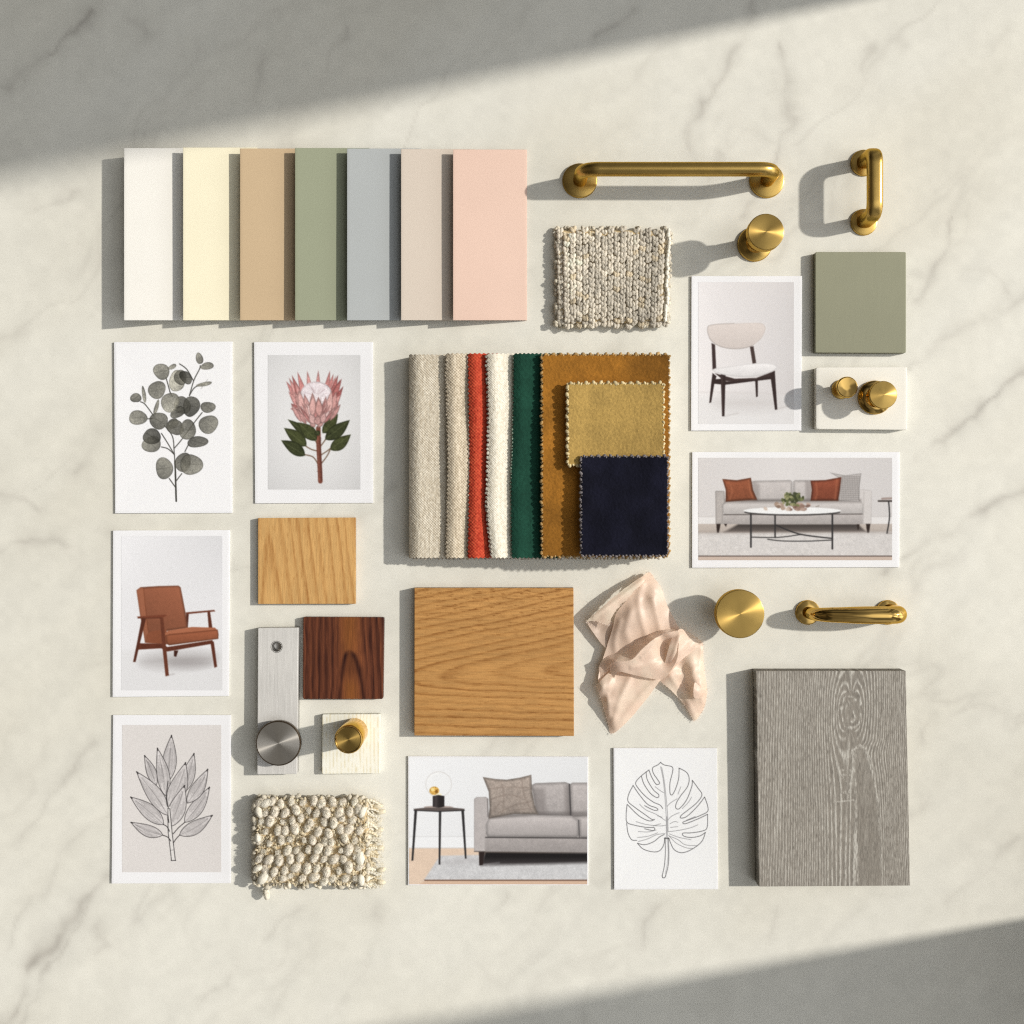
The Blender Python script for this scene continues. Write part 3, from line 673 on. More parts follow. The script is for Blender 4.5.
for k in range(70):
    a = random.uniform(0, 6.28); r = random.random() ** .6
    cv.ell(490 + 50 * r * math.cos(a), 236 + 34 * r * math.sin(a), 9, 6, random.uniform(0, 180), random.choice([(92, 98, 62), (124, 126, 84), (66, 70, 46), (158, 154, 114)]), alpha=.9)
cv.line([(600, 270), (615, 266)], 4, (150, 140, 130))
cv.line([(898, 243), (975, 243)], 8, (70, 62, 58)); cv.line([(915, 232), (960, 230)], 10, (166, 148, 140)); cv.line([(946, 245), (950, 320), (938, 396)], 6, TB, sm=True); cv.line([(938, 394), (968, 400)], 3, (110, 98, 92), alpha=.5)
cv.soften(); cv.grain(0.9 * 0.01)
print_card(((692.2, 452), (899.5, 452), (899.3, 567.3), (692, 567.8)), 'white bordered wide photo print of a grey sofa with rust cushions', 'photo print', cv, (.9, .3, .8, 1.2))

# ---- sofa with side table, full bleed
cv = Canvas(409, 757, 587.3, 884.4, (236, 235, 234)).frame(400, 750, 0.1904)
cv.I *= (1.0 - 0.03 * np.clip((cv.X - 450) / 140, -1, 1) + .02 * (820 - cv.Y) / 60)[..., None]
cv.poly([(30, 455), (460, 455), (460, 515), (30, 515)], (240, 239, 238)); cv.line([(30, 455), (460, 455)], 2.5, (214, 212, 210)); cv.line([(30, 515), (460, 515)], 3, (196, 186, 178))
cv.poly([(30, 517), (1000, 517), (1000, 730), (30, 730)], (226, 201, 178), tex=.04)
cv.poly([(210, 555), (1000, 540), (1000, 684), (125, 684)], (206, 204, 203), tex=.09, seed=4, soft=.8)
cv.poly([(125, 681), (1000, 681), (1000, 688), (130, 688)], (112, 82, 66)); cv.poly([(130, 688), (1000, 688), (1000, 730), (60, 730)], (216, 184, 158))
cv.poly([(200, 590), (345, 560), (430, 580), (300, 605)], (180, 176, 175), alpha=.5, soft=3)
cv.poly([(425, 605), (445, 532), (1000, 538), (1000, 592), (700, 600)], (48, 44, 44), soft=2.0, shade=lambda X, Y: 0.7 + 1.0 * np.clip((Y - 560) / 60, 0, 1))
SF = (182, 174, 170)
cv.poly([(690, 185), (710, 174), (868, 168), (888, 176), (896, 356), (720, 346)], SF, tex=.08, edge=(.24, 3.4), shade=lambda X, Y: 1.06 - .13 * (Y - 175) / 180); cv.poly([(893, 180), (905, 171), (1000, 171), (1000, 355), (897, 356)], (188, 180, 176), tex=.08, edge=(.24, 3.4), shade=lambda X, Y: 1.06 - .13 * (Y - 175) / 180); cv.poly([(460, 330), (1000, 322), (1000, 352), (460, 362)], (84, 78, 76), alpha=.42, soft=1.6); cv.poly([(690, 200), (760, 200), (770, 345), (715, 345)], (110, 102, 99), alpha=.4, soft=2.5); cv.poly([(860, 190), (890, 185), (896, 350), (868, 350)], (110, 102, 99), alpha=.35, soft=1.5)
cv.line([(890, 180), (897, 352)], 7, (74, 70, 70))
cv.poly([(389, 258), (400, 248), (452, 246), (464, 256), (466, 380), (452, 400), (448, 535), (389, 533)], (188, 180, 176), tex=.05, edge=(.14, 1.3)); cv.line([(460, 258), (462, 350)], 6, (110, 104, 102), alpha=.7)
cv.line([(390, 533), (700, 537), (1000, 539)], 4, (90, 82, 78))
cv.poly([(446, 425), (1000, 430), (1000, 538), (448, 533)], (172, 164, 160), tex=.07, shade=lambda X, Y: 1.02 - .1 * (Y - 460) / 75); cv.poly([(452, 385), (470, 352), (700, 341), (900, 345), (938, 368), (940, 445), (930, 459), (462, 458), (452, 440)], (190, 182, 178), tex=.05, edge=(.24, 3.0), shade=lambda X, Y: 1.09 - .22 * (Y - 345) / 115); cv.poly([(908, 352), (1000, 345), (1000, 462), (950, 461), (942, 445), (940, 372)], (190, 182, 178), tex=.05, edge=(.24, 3.0), shade=lambda X, Y: 1.09 - .22 * (Y - 345) / 115); cv.line([(450, 459), (1000, 463)], 6, (72, 68, 67)); cv.line([(938, 370), (942, 460)], 5, (84, 80, 79))
cv.poly([(414, 535), (444, 535), (436, 604), (416, 606)], (48, 38, 36)); cv.line([(440, 602), (520, 592)], 6, (150, 146, 146), alpha=.6, soft=1)
cv.poly([(466, 345), (700, 330), (735, 340), (560, 352), (470, 362)], (120, 112, 108), alpha=.7, soft=1.2)
cv.poly([(435, 142), (500, 152), (560, 156), (630, 145), (690, 130), (694, 220), (708, 290), (726, 338), (600, 336), (465, 360), (470, 300), (466, 220)], (170, 156, 145), tex=.16, seed=6, edge=(.34, 3.0), shade=lambda X, Y: 1.05 - .14 * (Y - 150) / 190)
for l in [[(470, 205), (560, 195), (680, 200)], [(478, 260), (560, 235), (640, 250)], [(520, 330), (600, 290), (690, 270)], [(530, 165), (545, 230), (540, 330)], [(640, 150), (650, 230), (690, 320)], [(480, 330), (530, 270)], [(580, 320), (660, 310)]]: cv.line(l, 5, (132, 116, 106), sm=True, alpha=.5, soft=.7)
TB = (50, 48, 48)
cv.ell(203, 180, 68, 66, 0, (240, 239, 237), alpha=.5); t = np.linspace(0, 2 * np.pi, 40); cv.line(np.stack([203 + 68 * np.cos(t), 180 + 66 * np.sin(t)], -1), 3, (205, 198, 190), alpha=.7); cv.line(np.stack([203 + 58 * np.cos(t[22:30]), 180 + 56 * np.sin(t[22:30])], -1), 4, (252, 251, 250), alpha=.9)
cv.ell(180, 214, 26, 22, 0, (206, 162, 82), tex=.4); cv.ell(172, 208, 10, 9, 0, (248, 222, 150)); cv.ell(192, 218, 8, 9, 0, (140, 96, 40)); cv.ell(205, 235, 14, 8, 0, (250, 240, 205))
cv.ell(202, 300, 78, 7, 0, (176, 160, 152)); cv.poly([(172, 242), (202, 236), (233, 242), (233, 298), (202, 304), (172, 298)], (52, 47, 47), shade=lambda X, Y: 0.85 + .5 * np.exp(-((X - 188) / 12) ** 2))
cv.poly([(70, 309), (130, 303), (280, 303), (340, 309), (335, 319), (205, 324), (78, 318)], (96, 86, 82)); cv.line([(74, 317), (205, 323), (338, 317)], 5, TB)
cv.poly([(76, 316), (90, 318), (70, 580), (60, 582)], TB); cv.poly([(204, 320), (217, 320), (212, 602), (203, 602)], TB); cv.poly([(322, 317), (336, 317), (350, 570), (341, 571)], TB)
cv.soften(); cv.grain(0.9 * 0.008)
print_card(((408, 756.2), (588.2, 756.5), (588.2, 885.3), (408, 885.2)), 'borderless photo print of a sofa beside a globe lamp table', 'photo print', cv, (.9, .3, .2, .9))

# ---- monstera line drawing
cv = Canvas(615, 749.3, 716.5, 888, (246, 244, 242)).frame(610, 745, 0.1445)
INK = (62, 60, 60)
mon = [[(350, 120), (330, 138), (295, 158), (300, 195), (330, 240), (343, 265), (320, 272), (290, 225), (270, 175)], [(350, 120), (375, 138), (430, 152), (432, 190), (415, 260), (415, 330), (430, 345), (455, 300), (475, 230), (478, 160)],
       [(270, 172), (215, 215), (180, 255), (185, 285), (240, 350), (300, 395), (345, 415), (365, 440)], [(250, 185), (258, 240), (300, 310), (338, 345), (325, 364), (280, 335), (235, 270), (218, 218)],
       [(478, 160), (530, 190), (548, 235), (535, 290), (490, 350), (460, 400), (455, 435), (480, 440), (530, 380), (565, 290), (570, 245)], [(570, 245), (610, 300), (636, 345), (600, 400), (540, 450), (495, 485), (488, 505), (530, 495), (600, 430), (655, 360)],
       [(160, 280), (130, 340), (125, 390), (170, 430), (240, 480), (290, 515), (308, 515), (270, 525), (200, 490), (120, 412)], [(160, 280), (200, 340), (260, 410), (320, 435), (330, 450), (300, 450), (240, 420)],
       [(118, 412), (112, 480), (118, 535), (170, 555), (250, 570), (305, 572), (300, 592), (240, 580)], [(115, 540), (125, 610), (150, 655), (185, 660)], [(655, 360), (675, 420), (675, 460), (620, 490), (540, 520), (505, 535), (520, 545), (600, 515), (675, 480)],
       [(675, 480), (672, 570), (640, 595), (560, 608), (505, 610), (510, 630), (560, 640), (620, 630), (660, 605)], [(660, 605), (640, 660), (600, 700), (540, 735), (490, 745), (445, 725), (420, 680), (408, 645)], [(190, 680), (230, 720), (300, 740), (345, 730), (372, 690), (378, 645)],
       [(190, 680), (240, 690), (300, 670), (345, 635), (375, 620)], [(195, 668), (260, 650), (320, 622), (380, 612)], [(190, 640), (260, 632), (330, 608)], [(405, 625), (460, 680), (530, 712), (570, 715)], [(410, 630), (470, 655), (520, 690), (600, 697)], [(410, 615), (480, 640), (560, 655)],
       [(405, 600), (480, 590), (560, 572), (608, 552)], [(400, 520), (430, 490), (480, 468)], [(395, 425), (420, 400), (465, 372)], [(470, 340), (490, 290)], [(370, 330), (340, 310), (312, 288)], [(205, 410), (250, 450), (320, 480), (382, 522)], [(180, 530), (250, 550), (340, 560), (385, 555)],
       [(195, 598), (260, 602), (320, 588)], [(500, 440), (540, 400), (565, 360)], [(530, 520), (590, 495)], [(350, 150), (368, 240), (380, 360), (388, 480), (395, 620)], [(358, 155), (374, 240), (388, 360), (398, 480), (402, 600)], [(415, 545), (445, 530), (470, 535)], [(418, 570), (470, 565)], [(330, 490), (360, 500)], [(300, 560), (350, 545)]]
for k, l in enumerate(mon): cv.line(l, 4.6 if k < 15 else 3.6, INK, sm=True, alpha=.85 if k < 15 else .6, soft=.3)
cv.line([(392, 500), (394, 640)], 12, (150, 148, 148), alpha=.6)
for dx in (-1, 1): cv.line([(392 + 10 * dx, 640), (395 + 12 * dx, 740), (390 + 13 * dx, 830), (373 + 12 * dx, 905)], 4.4, INK, sm=True, alpha=.85)
cv.line([(361, 905), (365, 918), (378, 918), (386, 905)], 4.4, INK, sm=True); cv.line([(394, 650), (402, 740), (396, 820), (382, 890)], 3, INK, alpha=.45, sm=True); cv.line([(378, 645), (408, 648)], 8, INK, alpha=.7)
cv.grain(0.008)
print_card(((613.5, 748), (717, 748), (718, 889.3), (614, 889.6)), 'white card with a thin line drawing of one monstera leaf', 'art print', cv, (1.6, .4, .2, 1.4))

# =================================================================== WOOD SWATCHES
def ringprof(f, a=.42, b=.10):
    """dark late-wood line: slow rise, sharp end"""
    t = f - np.floor(f)
    return np.where(t < .8, np.exp(-((t - .8) / a) ** 2), np.exp(-((t - .8) / b) ** 2))
def fibre(along, across, la, lc, seed): return fbm(along / la, across / lc, seed, 3)

def oak_big(U, V):
    wv = 1.6 * fbm(U / 46, V / 22, 2, 2); y0 = 678 - 0.05 * (U - 414)
    d = V - y0 + wv
    w = np.where(d < 0, 7.4, 7.0); sl = np.where(d < 0, 47, 84)
    f = np.sqrt((d / w) ** 2 + 2.4) - (U - 414) / (46 + (sl - 46) * smooth01(np.abs(d) / 25)) + 0.06 * fbm(U / 34, V / 14, 7, 2) + 0.02
    f = f + .24 * vnoise(f * .9, f * 0 + 3.1, 5)
    far = smooth01((np.abs(d) - 12) / 40)
    dark = ringprof(f, .26 - .04 * far, .10) * np.clip(0.85 + 0.75 * fbm(U / 9, V / 1.0, 5, 3), .15, 1.25) * (.72 + .5 * vnoise(np.floor(f - .3) * 1.0 + .5, f * 0 + 8.5, 9))
    fb = fibre(U, V, 14, .8, 31); po = np.clip(fibre(U, V, 6, 0.7, 77) - 0.22, 0, 1) * 2.4
    po = po * (0.35 + 0.8 * smooth01((650 - V) / 60) + .5 * dark)
    base = np.array([194, 143, 84.]); dk = np.array([134, 84, 38.])
    C = base * (1 + 0.045 * fbm(U / 70, V / 25, 3, 3) + 0.10 * fb)[..., None]
    k = np.clip(0.58 * dark + 0.65 * po, 0, 1)[..., None]
    return C * (1 - k) + dk * k
def oak_small(U, V):
    d = U - (268 + 0.03 * (V - 518)) + .8 * fbm(U / 14, V / 50, 3, 2)
    w = np.where(d < 0, 7.0, 8.8)
    f = np.sqrt((d / w) ** 2 + .9) - (V - 518) / 98 + 0.05 * fbm(U / 6, V / 60, 5, 2) + .05
    f = f + .26 * vnoise(f * .9, f * 0 + 1.7, 6)
    dark = ringprof(f, .28, .10) * (.75 + .45 * vnoise(np.floor(f - .3) + .5, f * 0 + 4.5, 3)) * np.clip(.8 + .7 * fbm(U / 1.1, V / 12, 9, 3), .15, 1.25)
    fb = fibre(V, U, 14, .8, 12); po = np.clip(fibre(V, U, 8, .7, 44) - .26, 0, 1) * 1.6
    base = np.array([209, 163, 102.]); dk = np.array([160, 106, 54.])
    C = base * (1 + .05 * fbm(U / 25, V / 60, 6, 2) + .09 * fb)[..., None]
    k = np.clip(.55 * dark + .55 * po, 0, 1)[..., None]
    return C * (1 - k) + dk * k
def walnut(U, V):
    d = U - 350 - .02 * (V - 650) + 1.6 * fbm(U / 12, V / 40, 6, 2)
    yy = np.maximum(V - 650, 0)
    f2 = (np.abs(d) - .05 * (V - 617) * (1 - np.abs(d) / 60)) / np.where(d < 0, 6.4, 7.2) + 0.16 * fbm(U / 6, V / 45, 15, 2)
    side = smooth01((np.abs(d) - 8 - .06 * (V - 617)) / 6)
    dark = ringprof(f2, .5, .16) * side * np.clip(.8 + .6 * fbm(U / 1.4, V / 22, 4, 3), .2, 1.2)
    wq = 1.75 * np.sqrt(yy); h = smooth01((V - 648) / 8)
    arch = np.exp(-((np.abs(d) - wq) / 2.5) ** 2) * h * np.clip(.9 + .5 * fbm(U / 1.3, V / 16, 14, 3), .3, 1.2)
    spot = np.exp(-((d / (3 + .25 * yy)) ** 2)) * h * (1 - smooth01((V - 668) / 14))
    gold = np.exp(-(d / 10.0) ** 2) * (1 - .45 * smooth01((V - 636) / 30)) + .5 * np.exp(-(d / 6) ** 2) * smooth01((V - 676) / 12)
    base = np.array([112, 63, 41.]); gd = np.array([130, 77, 38.]); dk = np.array([44, 20, 16.])
    fb = fibre(V, U, 12, .7, 21)
    C = base + (gd - base) * np.clip(gold + .12 * fb, 0, 1)[..., None]
    C = C * (1 + .16 * fb + .08 * fbm(U / 20, V / 50, 2, 2))[..., None]
    k = np.clip(  .72 * dark + .72 * arch + .3 * spot, 0, 1)[..., None]
    return C * (1 - k) + dk * k
def grey_f(U, V):
    kx, ky = 850.0, 712.0
    dx = U - kx + 1.4 * fbm(U / 18, V / 60, 2, 2) + .03 * (V - 712); dy = (V - ky)
    e = dx * dx + (dy * np.where(dy < 0, .33, .36)) ** 2
    psi = dx * (1 - 330.0 / (e + 30.0) * .92)
    xl = np.interp(V.ravel(), [744, 748, 756, 784, 807, 890], [859, 855, 852, 855, 856, 857.5]).reshape(V.shape)
    xr = np.interp(V.ravel(), [744, 748, 756, 775, 798, 841, 890], [860, 864.5, 868.5, 873.5, 877, 880.5, 882.5]).reshape(V.shape)
    h = smooth01((V - 744) / 6)
    inner = h * smooth01((U - xl) / 2) * smooth01((xr - U) / 2)
    q = np.where(U > xr, U - xr + 16, np.where(U < xl, xl - U + 11, 0.0))
    blend = smooth01((V - 738) / 26) * .95 * np.exp(-((U - 873) / 20.0) ** 4)
    ps = np.abs(psi) * (1 - blend) + q * blend
    near = np.exp(-((np.abs(U - 853) - 4) / 27.0) ** 2)
    per = 2.75 + 2.3 * near
    ph = ps / per + 0.22 * fbm(U / 6, V / 80, 3, 3)
    line = (0.5 + 0.5 * np.cos(2 * np.pi * ph)) ** (1.3 + 1.6 * near)
    rk = np.sqrt((dx / 12.0) ** 2 + (dy / 22.0) ** 2)
    kn = (0.5 + .5 * np.cos(2 * np.pi * (rk * 2.5 + .6 * fbm(U / 7, V / 9, 41, 2)))) ** 2 * np.clip(.55 + 1.1 * fbm(U / 3, V / 4, 61, 2), 0, 1.3)
    line = np.where(rk < .98, kn, line)
    low = np.exp(-((U - 852) / 9) ** 2 - ((V - 738) / 7) ** 2); line = line * (1 - .8 * low)
    cap = np.exp(-((V - (747 + .06 * (U - 860) ** 2)) / 1.8) ** 2) * (np.abs(U - 860) < 9)
    wd = 1.5 + 1.4 * np.exp(-((V - 758) / 18) ** 2)
    arc = np.maximum(np.exp(-((U - xr) / wd) ** 2) * (1 - .3 * smooth01((V - 850) / 30)), .85 * np.exp(-((U - xl) / (wd * .8)) ** 2)) * h
    frill = np.clip(.6 + .9 * fbm(U / 1.6, V / 3, 71, 2), .2, 1.2)
    line = line * (1 - inner * .75)
    line = np.maximum(line, np.maximum(arc, cap) * frill)
    line = np.maximum(line, .85 * np.exp(-((U - 844) / 12) ** 6 - ((V - 801 + .1 * (U - 845)) / 1.0) ** 2))
    line = np.maximum(line, .6 * np.exp(-((U - 845) / 8) ** 6) * (np.abs(V - 784) < 15) * np.clip(fbm(U / 2.5, V / 2.5, 88, 2) * 2.4, 0, 1))
    sc = np.exp(-((U - 776 - 4 * np.sin((V - 700) / 40) - .02 * (V - 760)) / 2.6) ** 2) * smooth01((V - 715) / 30) * (1 - smooth01((V - 858) / 12)) * np.clip(.3 + .9 * fbm(U / 5, V / 24, 6, 2), 0, 1)
    return np.clip(line, 0, 1), sc, near
def grey_wood(U, V):
    line, sc, near = grey_f(U, V)
    fb = fibre(V, U, 9, .7, 17); fine = np.clip(fibre(V, U, 4, .55, 53), -1, 1)
    k = np.clip(line * (.62 + .4 * near) * np.clip(.85 + .9 * fine, .1, 1.35) + .5 * sc + .28 * fb, 0, 1)
    base = np.array([142, 134, 123.]); lt = np.array([204, 198, 186.])
    C = base * (1 + .16 * fine + .05 * fbm(U / 30, V / 70, 5, 3))[..., None]
    return C + (lt - C) * k[..., None]

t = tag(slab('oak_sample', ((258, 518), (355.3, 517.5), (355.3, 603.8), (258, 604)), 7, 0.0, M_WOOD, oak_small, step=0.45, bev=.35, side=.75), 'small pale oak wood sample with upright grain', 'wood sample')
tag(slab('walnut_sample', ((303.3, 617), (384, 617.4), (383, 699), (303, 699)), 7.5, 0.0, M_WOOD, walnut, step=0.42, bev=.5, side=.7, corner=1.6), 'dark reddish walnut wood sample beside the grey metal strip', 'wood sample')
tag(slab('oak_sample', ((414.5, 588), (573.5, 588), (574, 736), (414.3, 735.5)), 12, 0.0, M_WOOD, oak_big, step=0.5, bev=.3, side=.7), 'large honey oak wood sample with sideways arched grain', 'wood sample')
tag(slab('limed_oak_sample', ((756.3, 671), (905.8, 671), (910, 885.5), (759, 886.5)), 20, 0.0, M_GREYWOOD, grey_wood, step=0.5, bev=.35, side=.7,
         zfun=lambda U, V: -0.14 * (1 - grey_f(U, V)[0]) - .1), 'large weathered grey wood sample with a knot', 'wood sample')

# =================================================================== PAINTED AND METAL SAMPLES
def sage(U, V):
    return np.array([149, 147, 122.]) * (1 + .012 * fbm(V / 14, U / 1.2, 5, 3) + .035 * (250 + 50 - V) / 100 + 0 * U)[..., None]
tag(slab('painted_tile', ((815.3, 252), (906, 252), (906, 353), (815.3, 352.6)), 9.5, 0.0, M_PAINT, sage, step=.8, bev=.5, side=.7, corner=1.5), 'square sage green painted wood tile at the right', 'paint tile')
tag(slab('mounting_block', ((816, 367.4), (907, 367), (907, 429.8), (816, 429)), 11, 0.0, M_PAINT, (241, 235, 221), step=3, bev=.45, side=.92, corner=1.4), 'cream rectangular block carrying two brass knobs', 'block')
def ash(U, V):
    st = (0.5 + 0.5 * np.sin(2 * np.pi * (U + 1.2 * fbm(U / 8, V / 30, 3, 2)) / 3.7)) ** 2
    dash = np.clip(.5 + .9 * fbm(U / 3, V / 5, 8, 2), 0, 1)
    return np.array([250, 245, 228.]) + (np.array([232, 219, 184.]) - np.array([250, 245, 228.])) * (.8 * st * dash)[..., None]
tag(slab('ash_block', ((322.3, 714.4), (380.3, 714), (380, 773.4), (322, 774)), 7, 0.0, M_PAINT, ash, step=.5, bev=.4, side=.9, corner=1.5), 'pale cream ash block carrying one brass knob', 'block')
def alu(U, V):
    return np.array([211, 206, 198.]) * (1 + .06 * fibre(V, U, 22, .6, 3) + .03 * fbm(U / 20, V / 30, 4, 2))[..., None]
st = thing('metal_strip', 'brushed silver metal strip with a drilled hole', 'metal sample', 278, 700)
slab('strip', ((258, 628), (298.3, 627.6), (297, 774), (257.2, 774.5)), 12, 0.0, M_ALU, alu, step=.5, bev=.45, side=.75, parent=st, corner=1.0, hole=(276.6, 646.8, 5.0))
hx = P(276.6, 646.8, 12)
lathe('drilled_hole', 0, 0, [(0, 3.0), (3.6, 3.0), (4.0, 3.2), (4.2, 10.5), (5.4, 12.03), (5.9, 12.06)], mat('hole_metal', (.42, .40, .37), rough=.3, metallic=1, noise=.08), st, xy=hx[:2])

# =================================================================== KNOBS
def disc_prof(r, z0, z1, bev=0.8, dish=0.0):
    p = [(0, z0), (r - .3, z0), (r, z0 + .4)]
    for k in range(5):
        a = math.pi / 2 * k / 4
        p.append((r - bev + bev * math.cos(a), z1 - bev + bev * math.sin(a)))
    p += [(r * .5, z1 - dish * .5), (0, z1 - dish)]
    return p
def base_prof(r, t=3.2):
    return [(0, 0), (r, 0), (r, t * .55), (r - .5, t * .9), (r - 1.4, t), (r * .62, t * 1.08), (r * .5, t * 1.2), (0, t * 1.2)]

k = thing('cabinet_knob', 'brass mushroom knob on a round foot, below the long brass handle', 'knob', 754.5, 244.5, 0)
lathe('base_plate', 754.5, 244.5, [(0, 0), (17.3, 0), (17.3, 2), (16.6, 3.2), (13, 4.2), (9.5, 6.5), (8.3, 10), (0, 10)], M_BRASS, k)
lathe('stem', 754.5, 244.5, [(0, 10), (8.2, 10), (7.6, 16), (7.6, 28), (9, 37), (13, 43), (0, 43)], M_BRASS, k)
lathe('head', 754.5, 244.5, [(0, 42), (12.5, 42.4), (16.4, 44.6), (17.4, 47)] + disc_prof(17.4, 49, 57, 1.0)[2:], M_BRASS_SPUN, k)

k = thing('cabinet_knob', 'large flat round brass knob beside the pink silk', 'knob', 733.5, 611)
lathe('base_plate', 733.5, 611, base_prof(15, 3), M_BRASS, k); lathe('stem', 733.5, 611, [(0, 3.6), (12, 3.6), (10.5, 8), (11, 18), (16, 25), (0, 25)], M_BRASS, k)
lathe('head', 733.5, 611, [(0, 24), (16, 24.2), (22.6, 25.2)] + disc_prof(23.6, 26, 37, 1.0)[2:], M_BRASS_SPUN, k)

k = thing('cabinet_knob', 'small brass knob on the left of the cream block', 'knob', 841, 390.5, 11)
bx, by, _ = P(841, 389.5, 11)
lathe('base_plate', 0, 0, base_prof(9.6, 2.2), M_BRASS, k, z0=11, xy=(bx, by)); lathe('stem', 0, 0, [(0, 2.6), (5.8, 2.6), (4.9, 6), (5.2, 14), (7, 17), (0, 17)], M_BRASS, k, z0=11, xy=(bx, by))
lathe('head', 0, 0, [(0, 16.6), (7, 16.8), (10.2, 18.5), (10.5, 20.5), (10.4, 22.6), (9.9, 23.8), (9.2, 24.2), (8.4, 24.1), (5, 23.5), (0, 23.2)], M_BRASS_POL, k, z0=11, xy=(bx, by))

k = thing('cabinet_knob', 'bigger brass knob with cone shaped face on the cream block', 'knob', 875, 398, 11)
bx, by, _ = P(874.6, 397.6, 11)
lathe('base_plate', 0, 0, [(0, 0), (16.6, 0), (16.9, 1.2), (16.5, 3.0), (14.5, 4.6), (11, 6), (0, 6)], M_BRASS_POL, k, z0=11, xy=(bx, by)); lathe('stem', 0, 0, [(0, 5.8), (10.5, 5.8), (8.8, 9), (8.4, 18), (10.5, 24), (0, 24)], M_BRASS_POL, k, z0=11, xy=(bx, by))
hx, hy, _ = P(881.8, 393.6, 42)
lathe('head', 0, 0, [(0, 23.6), (10.6, 23.8), (13.0, 25.5), (13.5, 27), (13.4, 29), (12.8, 29.7), (6, 30.6), (1.2, 31.2), (0, 31.2)], mat('spun_cone_brass', BRASS, rough=.3, metallic=1, noise=.06, nscale=60, aniso=.8, radial=True), k, z0=11, xy=(bx, by))

k = thing('cabinet_knob', 'round steel knob with dark rim sitting on the metal strip', 'knob', 278, 743, 12)
bx, by, _ = P(278.6, 743, 22)
lathe('stem', 0, 0, [(0, 0), (9, 0), (8, 2), (8, 6), (0, 6)], M_STEEL_RIM, k, z0=12, xy=(bx, by))
lathe('rim', 0, 0, [(0, 5.5), (21.5, 5.5), (22.2, 6.5), (22.2, 11.0), (21.6, 11.7), (20.9, 11.75), (0, 11.4)], M_STEEL_RIM, k, z0=12, xy=(bx, by))
lathe('face', 0, 0, [(0, 11.45), (20.95, 11.45), (20.9, 11.85), (10, 11.86), (0, 11.87)], M_STEEL_SPUN, k, z0=12, xy=(bx, by))

k = thing('cabinet_knob', 'tall cylindrical brass knob standing on the pale ash block', 'knob', 354, 731, 7)
bx, by, _ = P(354.2, 731.6, 7)
lathe('barrel', 0, 0, [(0, 0), (13.4, 0), (13.6, .6), (13.7, 42.4), (13.5, 43.6), (13.0, 44.3), (12.4, 44.4), (11.9, 44.0), (11.7, 43.4), (0, 43.4)], M_BRASS_POL, k, z0=7, xy=(bx, by))
lathe('face', 0, 0, [(0, 43.2), (11.6, 43.2), (11.5, 43.55), (0, 43.56)], M_BRASS_SPUN, k, z0=7, xy=(bx, by))

# =================================================================== PULL HANDLES
h = thing('pull_handle', 'long horizontal satin brass bar handle', 'handle', 673, 181)
for u in (579.8, 766.5): lathe('base_plate', u, 181, base_prof(17.3, 3.4), M_BRASS, h)
def W(u, v, z):                                    # true plan position (no view offset), height z mm
    return Vector(((u - 512) * .001, (512 - v) * .001, z * .001))
tube('grip_bar', round_path([W(579.8, 181, 2), W(579.8, 181, 43), W(766.5, 181, 43), W(766.5, 181, 2)], .017, 14), 6.9, M_BRASS, h, seg=40)

h = thing('pull_handle', 'short upright brass D handle above the sage tile', 'handle', 864, 193)
for v in (163.3, 222.5): lathe('base_plate', 863.5, v, base_prof(13.2, 3.0), M_BRASS, h)
tube('grip_bar', round_path([W(863.5, 163.3, 2), W(863.5, 163.3, 39), W(863.5, 222.5, 39), W(863.5, 222.5, 2)], .012, 12), 6.6, M_BRASS, h, seg=40, sect=(1.13, .95, 3.0), up=(1, 0, 0))

h = thing('pull_handle', 'polished brass bow handle right of the flat round knob', 'handle', 848, 612.5)
for u in (807.5, 887.5): lathe('base_plate', u, 612.3, base_prof(12.3, 3.0), M_BRASS_POL, h)
pp = round_path([W(807.5, 612.3, 2), W(807.5, 612.3, 29), W(848, 612.3, 35), W(892, 612.3, 35), W(889, 612.3, 2)], .017, 14)
rr = [6.0 + 2.6 * smooth01(i / (len(pp) - 1) * 1.6) for i in range(len(pp))]
tube('grip_bar', pp, rr, M_BRASS_POL, h, seg=40)

# =================================================================== FABRIC SWATCHES
def tri(x): return np.abs((x - np.floor(x)) * 2 - 1) * 2 - 1
def pink_warp(period, amp, sides='ltrb', wav=None):
    def f(U, V, S, T, w, h):
        U = U.copy(); V = V.copy()
        def fal(d): return np.clip(1 - d / (amp * 2.2), 0, 1)
        nx_ = max(1, round(w / period)); ny_ = max(1, round(h / period))
        if 'l' in sides: U += amp * .5 * tri(T / h * ny_) * fal(S)
        if 'r' in sides: U -= amp * .5 * tri(T / h * ny_ + .3) * fal(w - S)
        if 't' in sides: V += amp * .5 * tri(S / w * nx_) * fal(T)
        if 'b' in sides: V -= amp * .5 * tri(S / w * nx_ + .2) * fal(h - T)
        if wav is not None: U += wav(V) * np.clip(1 - S / 30, 0, 1)
        return U, V
    return f
def weave(base, dk, per=2.4, amt=.5, sp=.25):
    base = np.array(base, float); dk = np.array(dk, float)
    def f(U, V):
        u = U + .35 * fbm(U / 6, V / 3, 3, 2); v = V + .35 * fbm(U / 3, V / 6, 4, 2)
        a = np.sin(np.pi * u / per * 2) * np.sin(np.pi * v / per * 2)
        n = fbm(U / 1.6, V / 1.6, 11, 2); sl = fbm(U / 1.2, V / 14, 12, 2)
        k = np.clip(.35 + amt * .5 * a + sp * n + .2 * sl, 0, 1)
        return base + (dk - base) * k[..., None]
    return f
def plush(base, var=.14, dk=None, dirn=(20, 9)):
    base = np.array(base, float)
    def f(U, V):
        n = fbm(U / dirn[0], V / dirn[0], 7, 3); m = fbm(U / 1.3, V / 1.3, 19, 2)
        return base * (1 + var * n + .09 * m)[..., None]
    return f
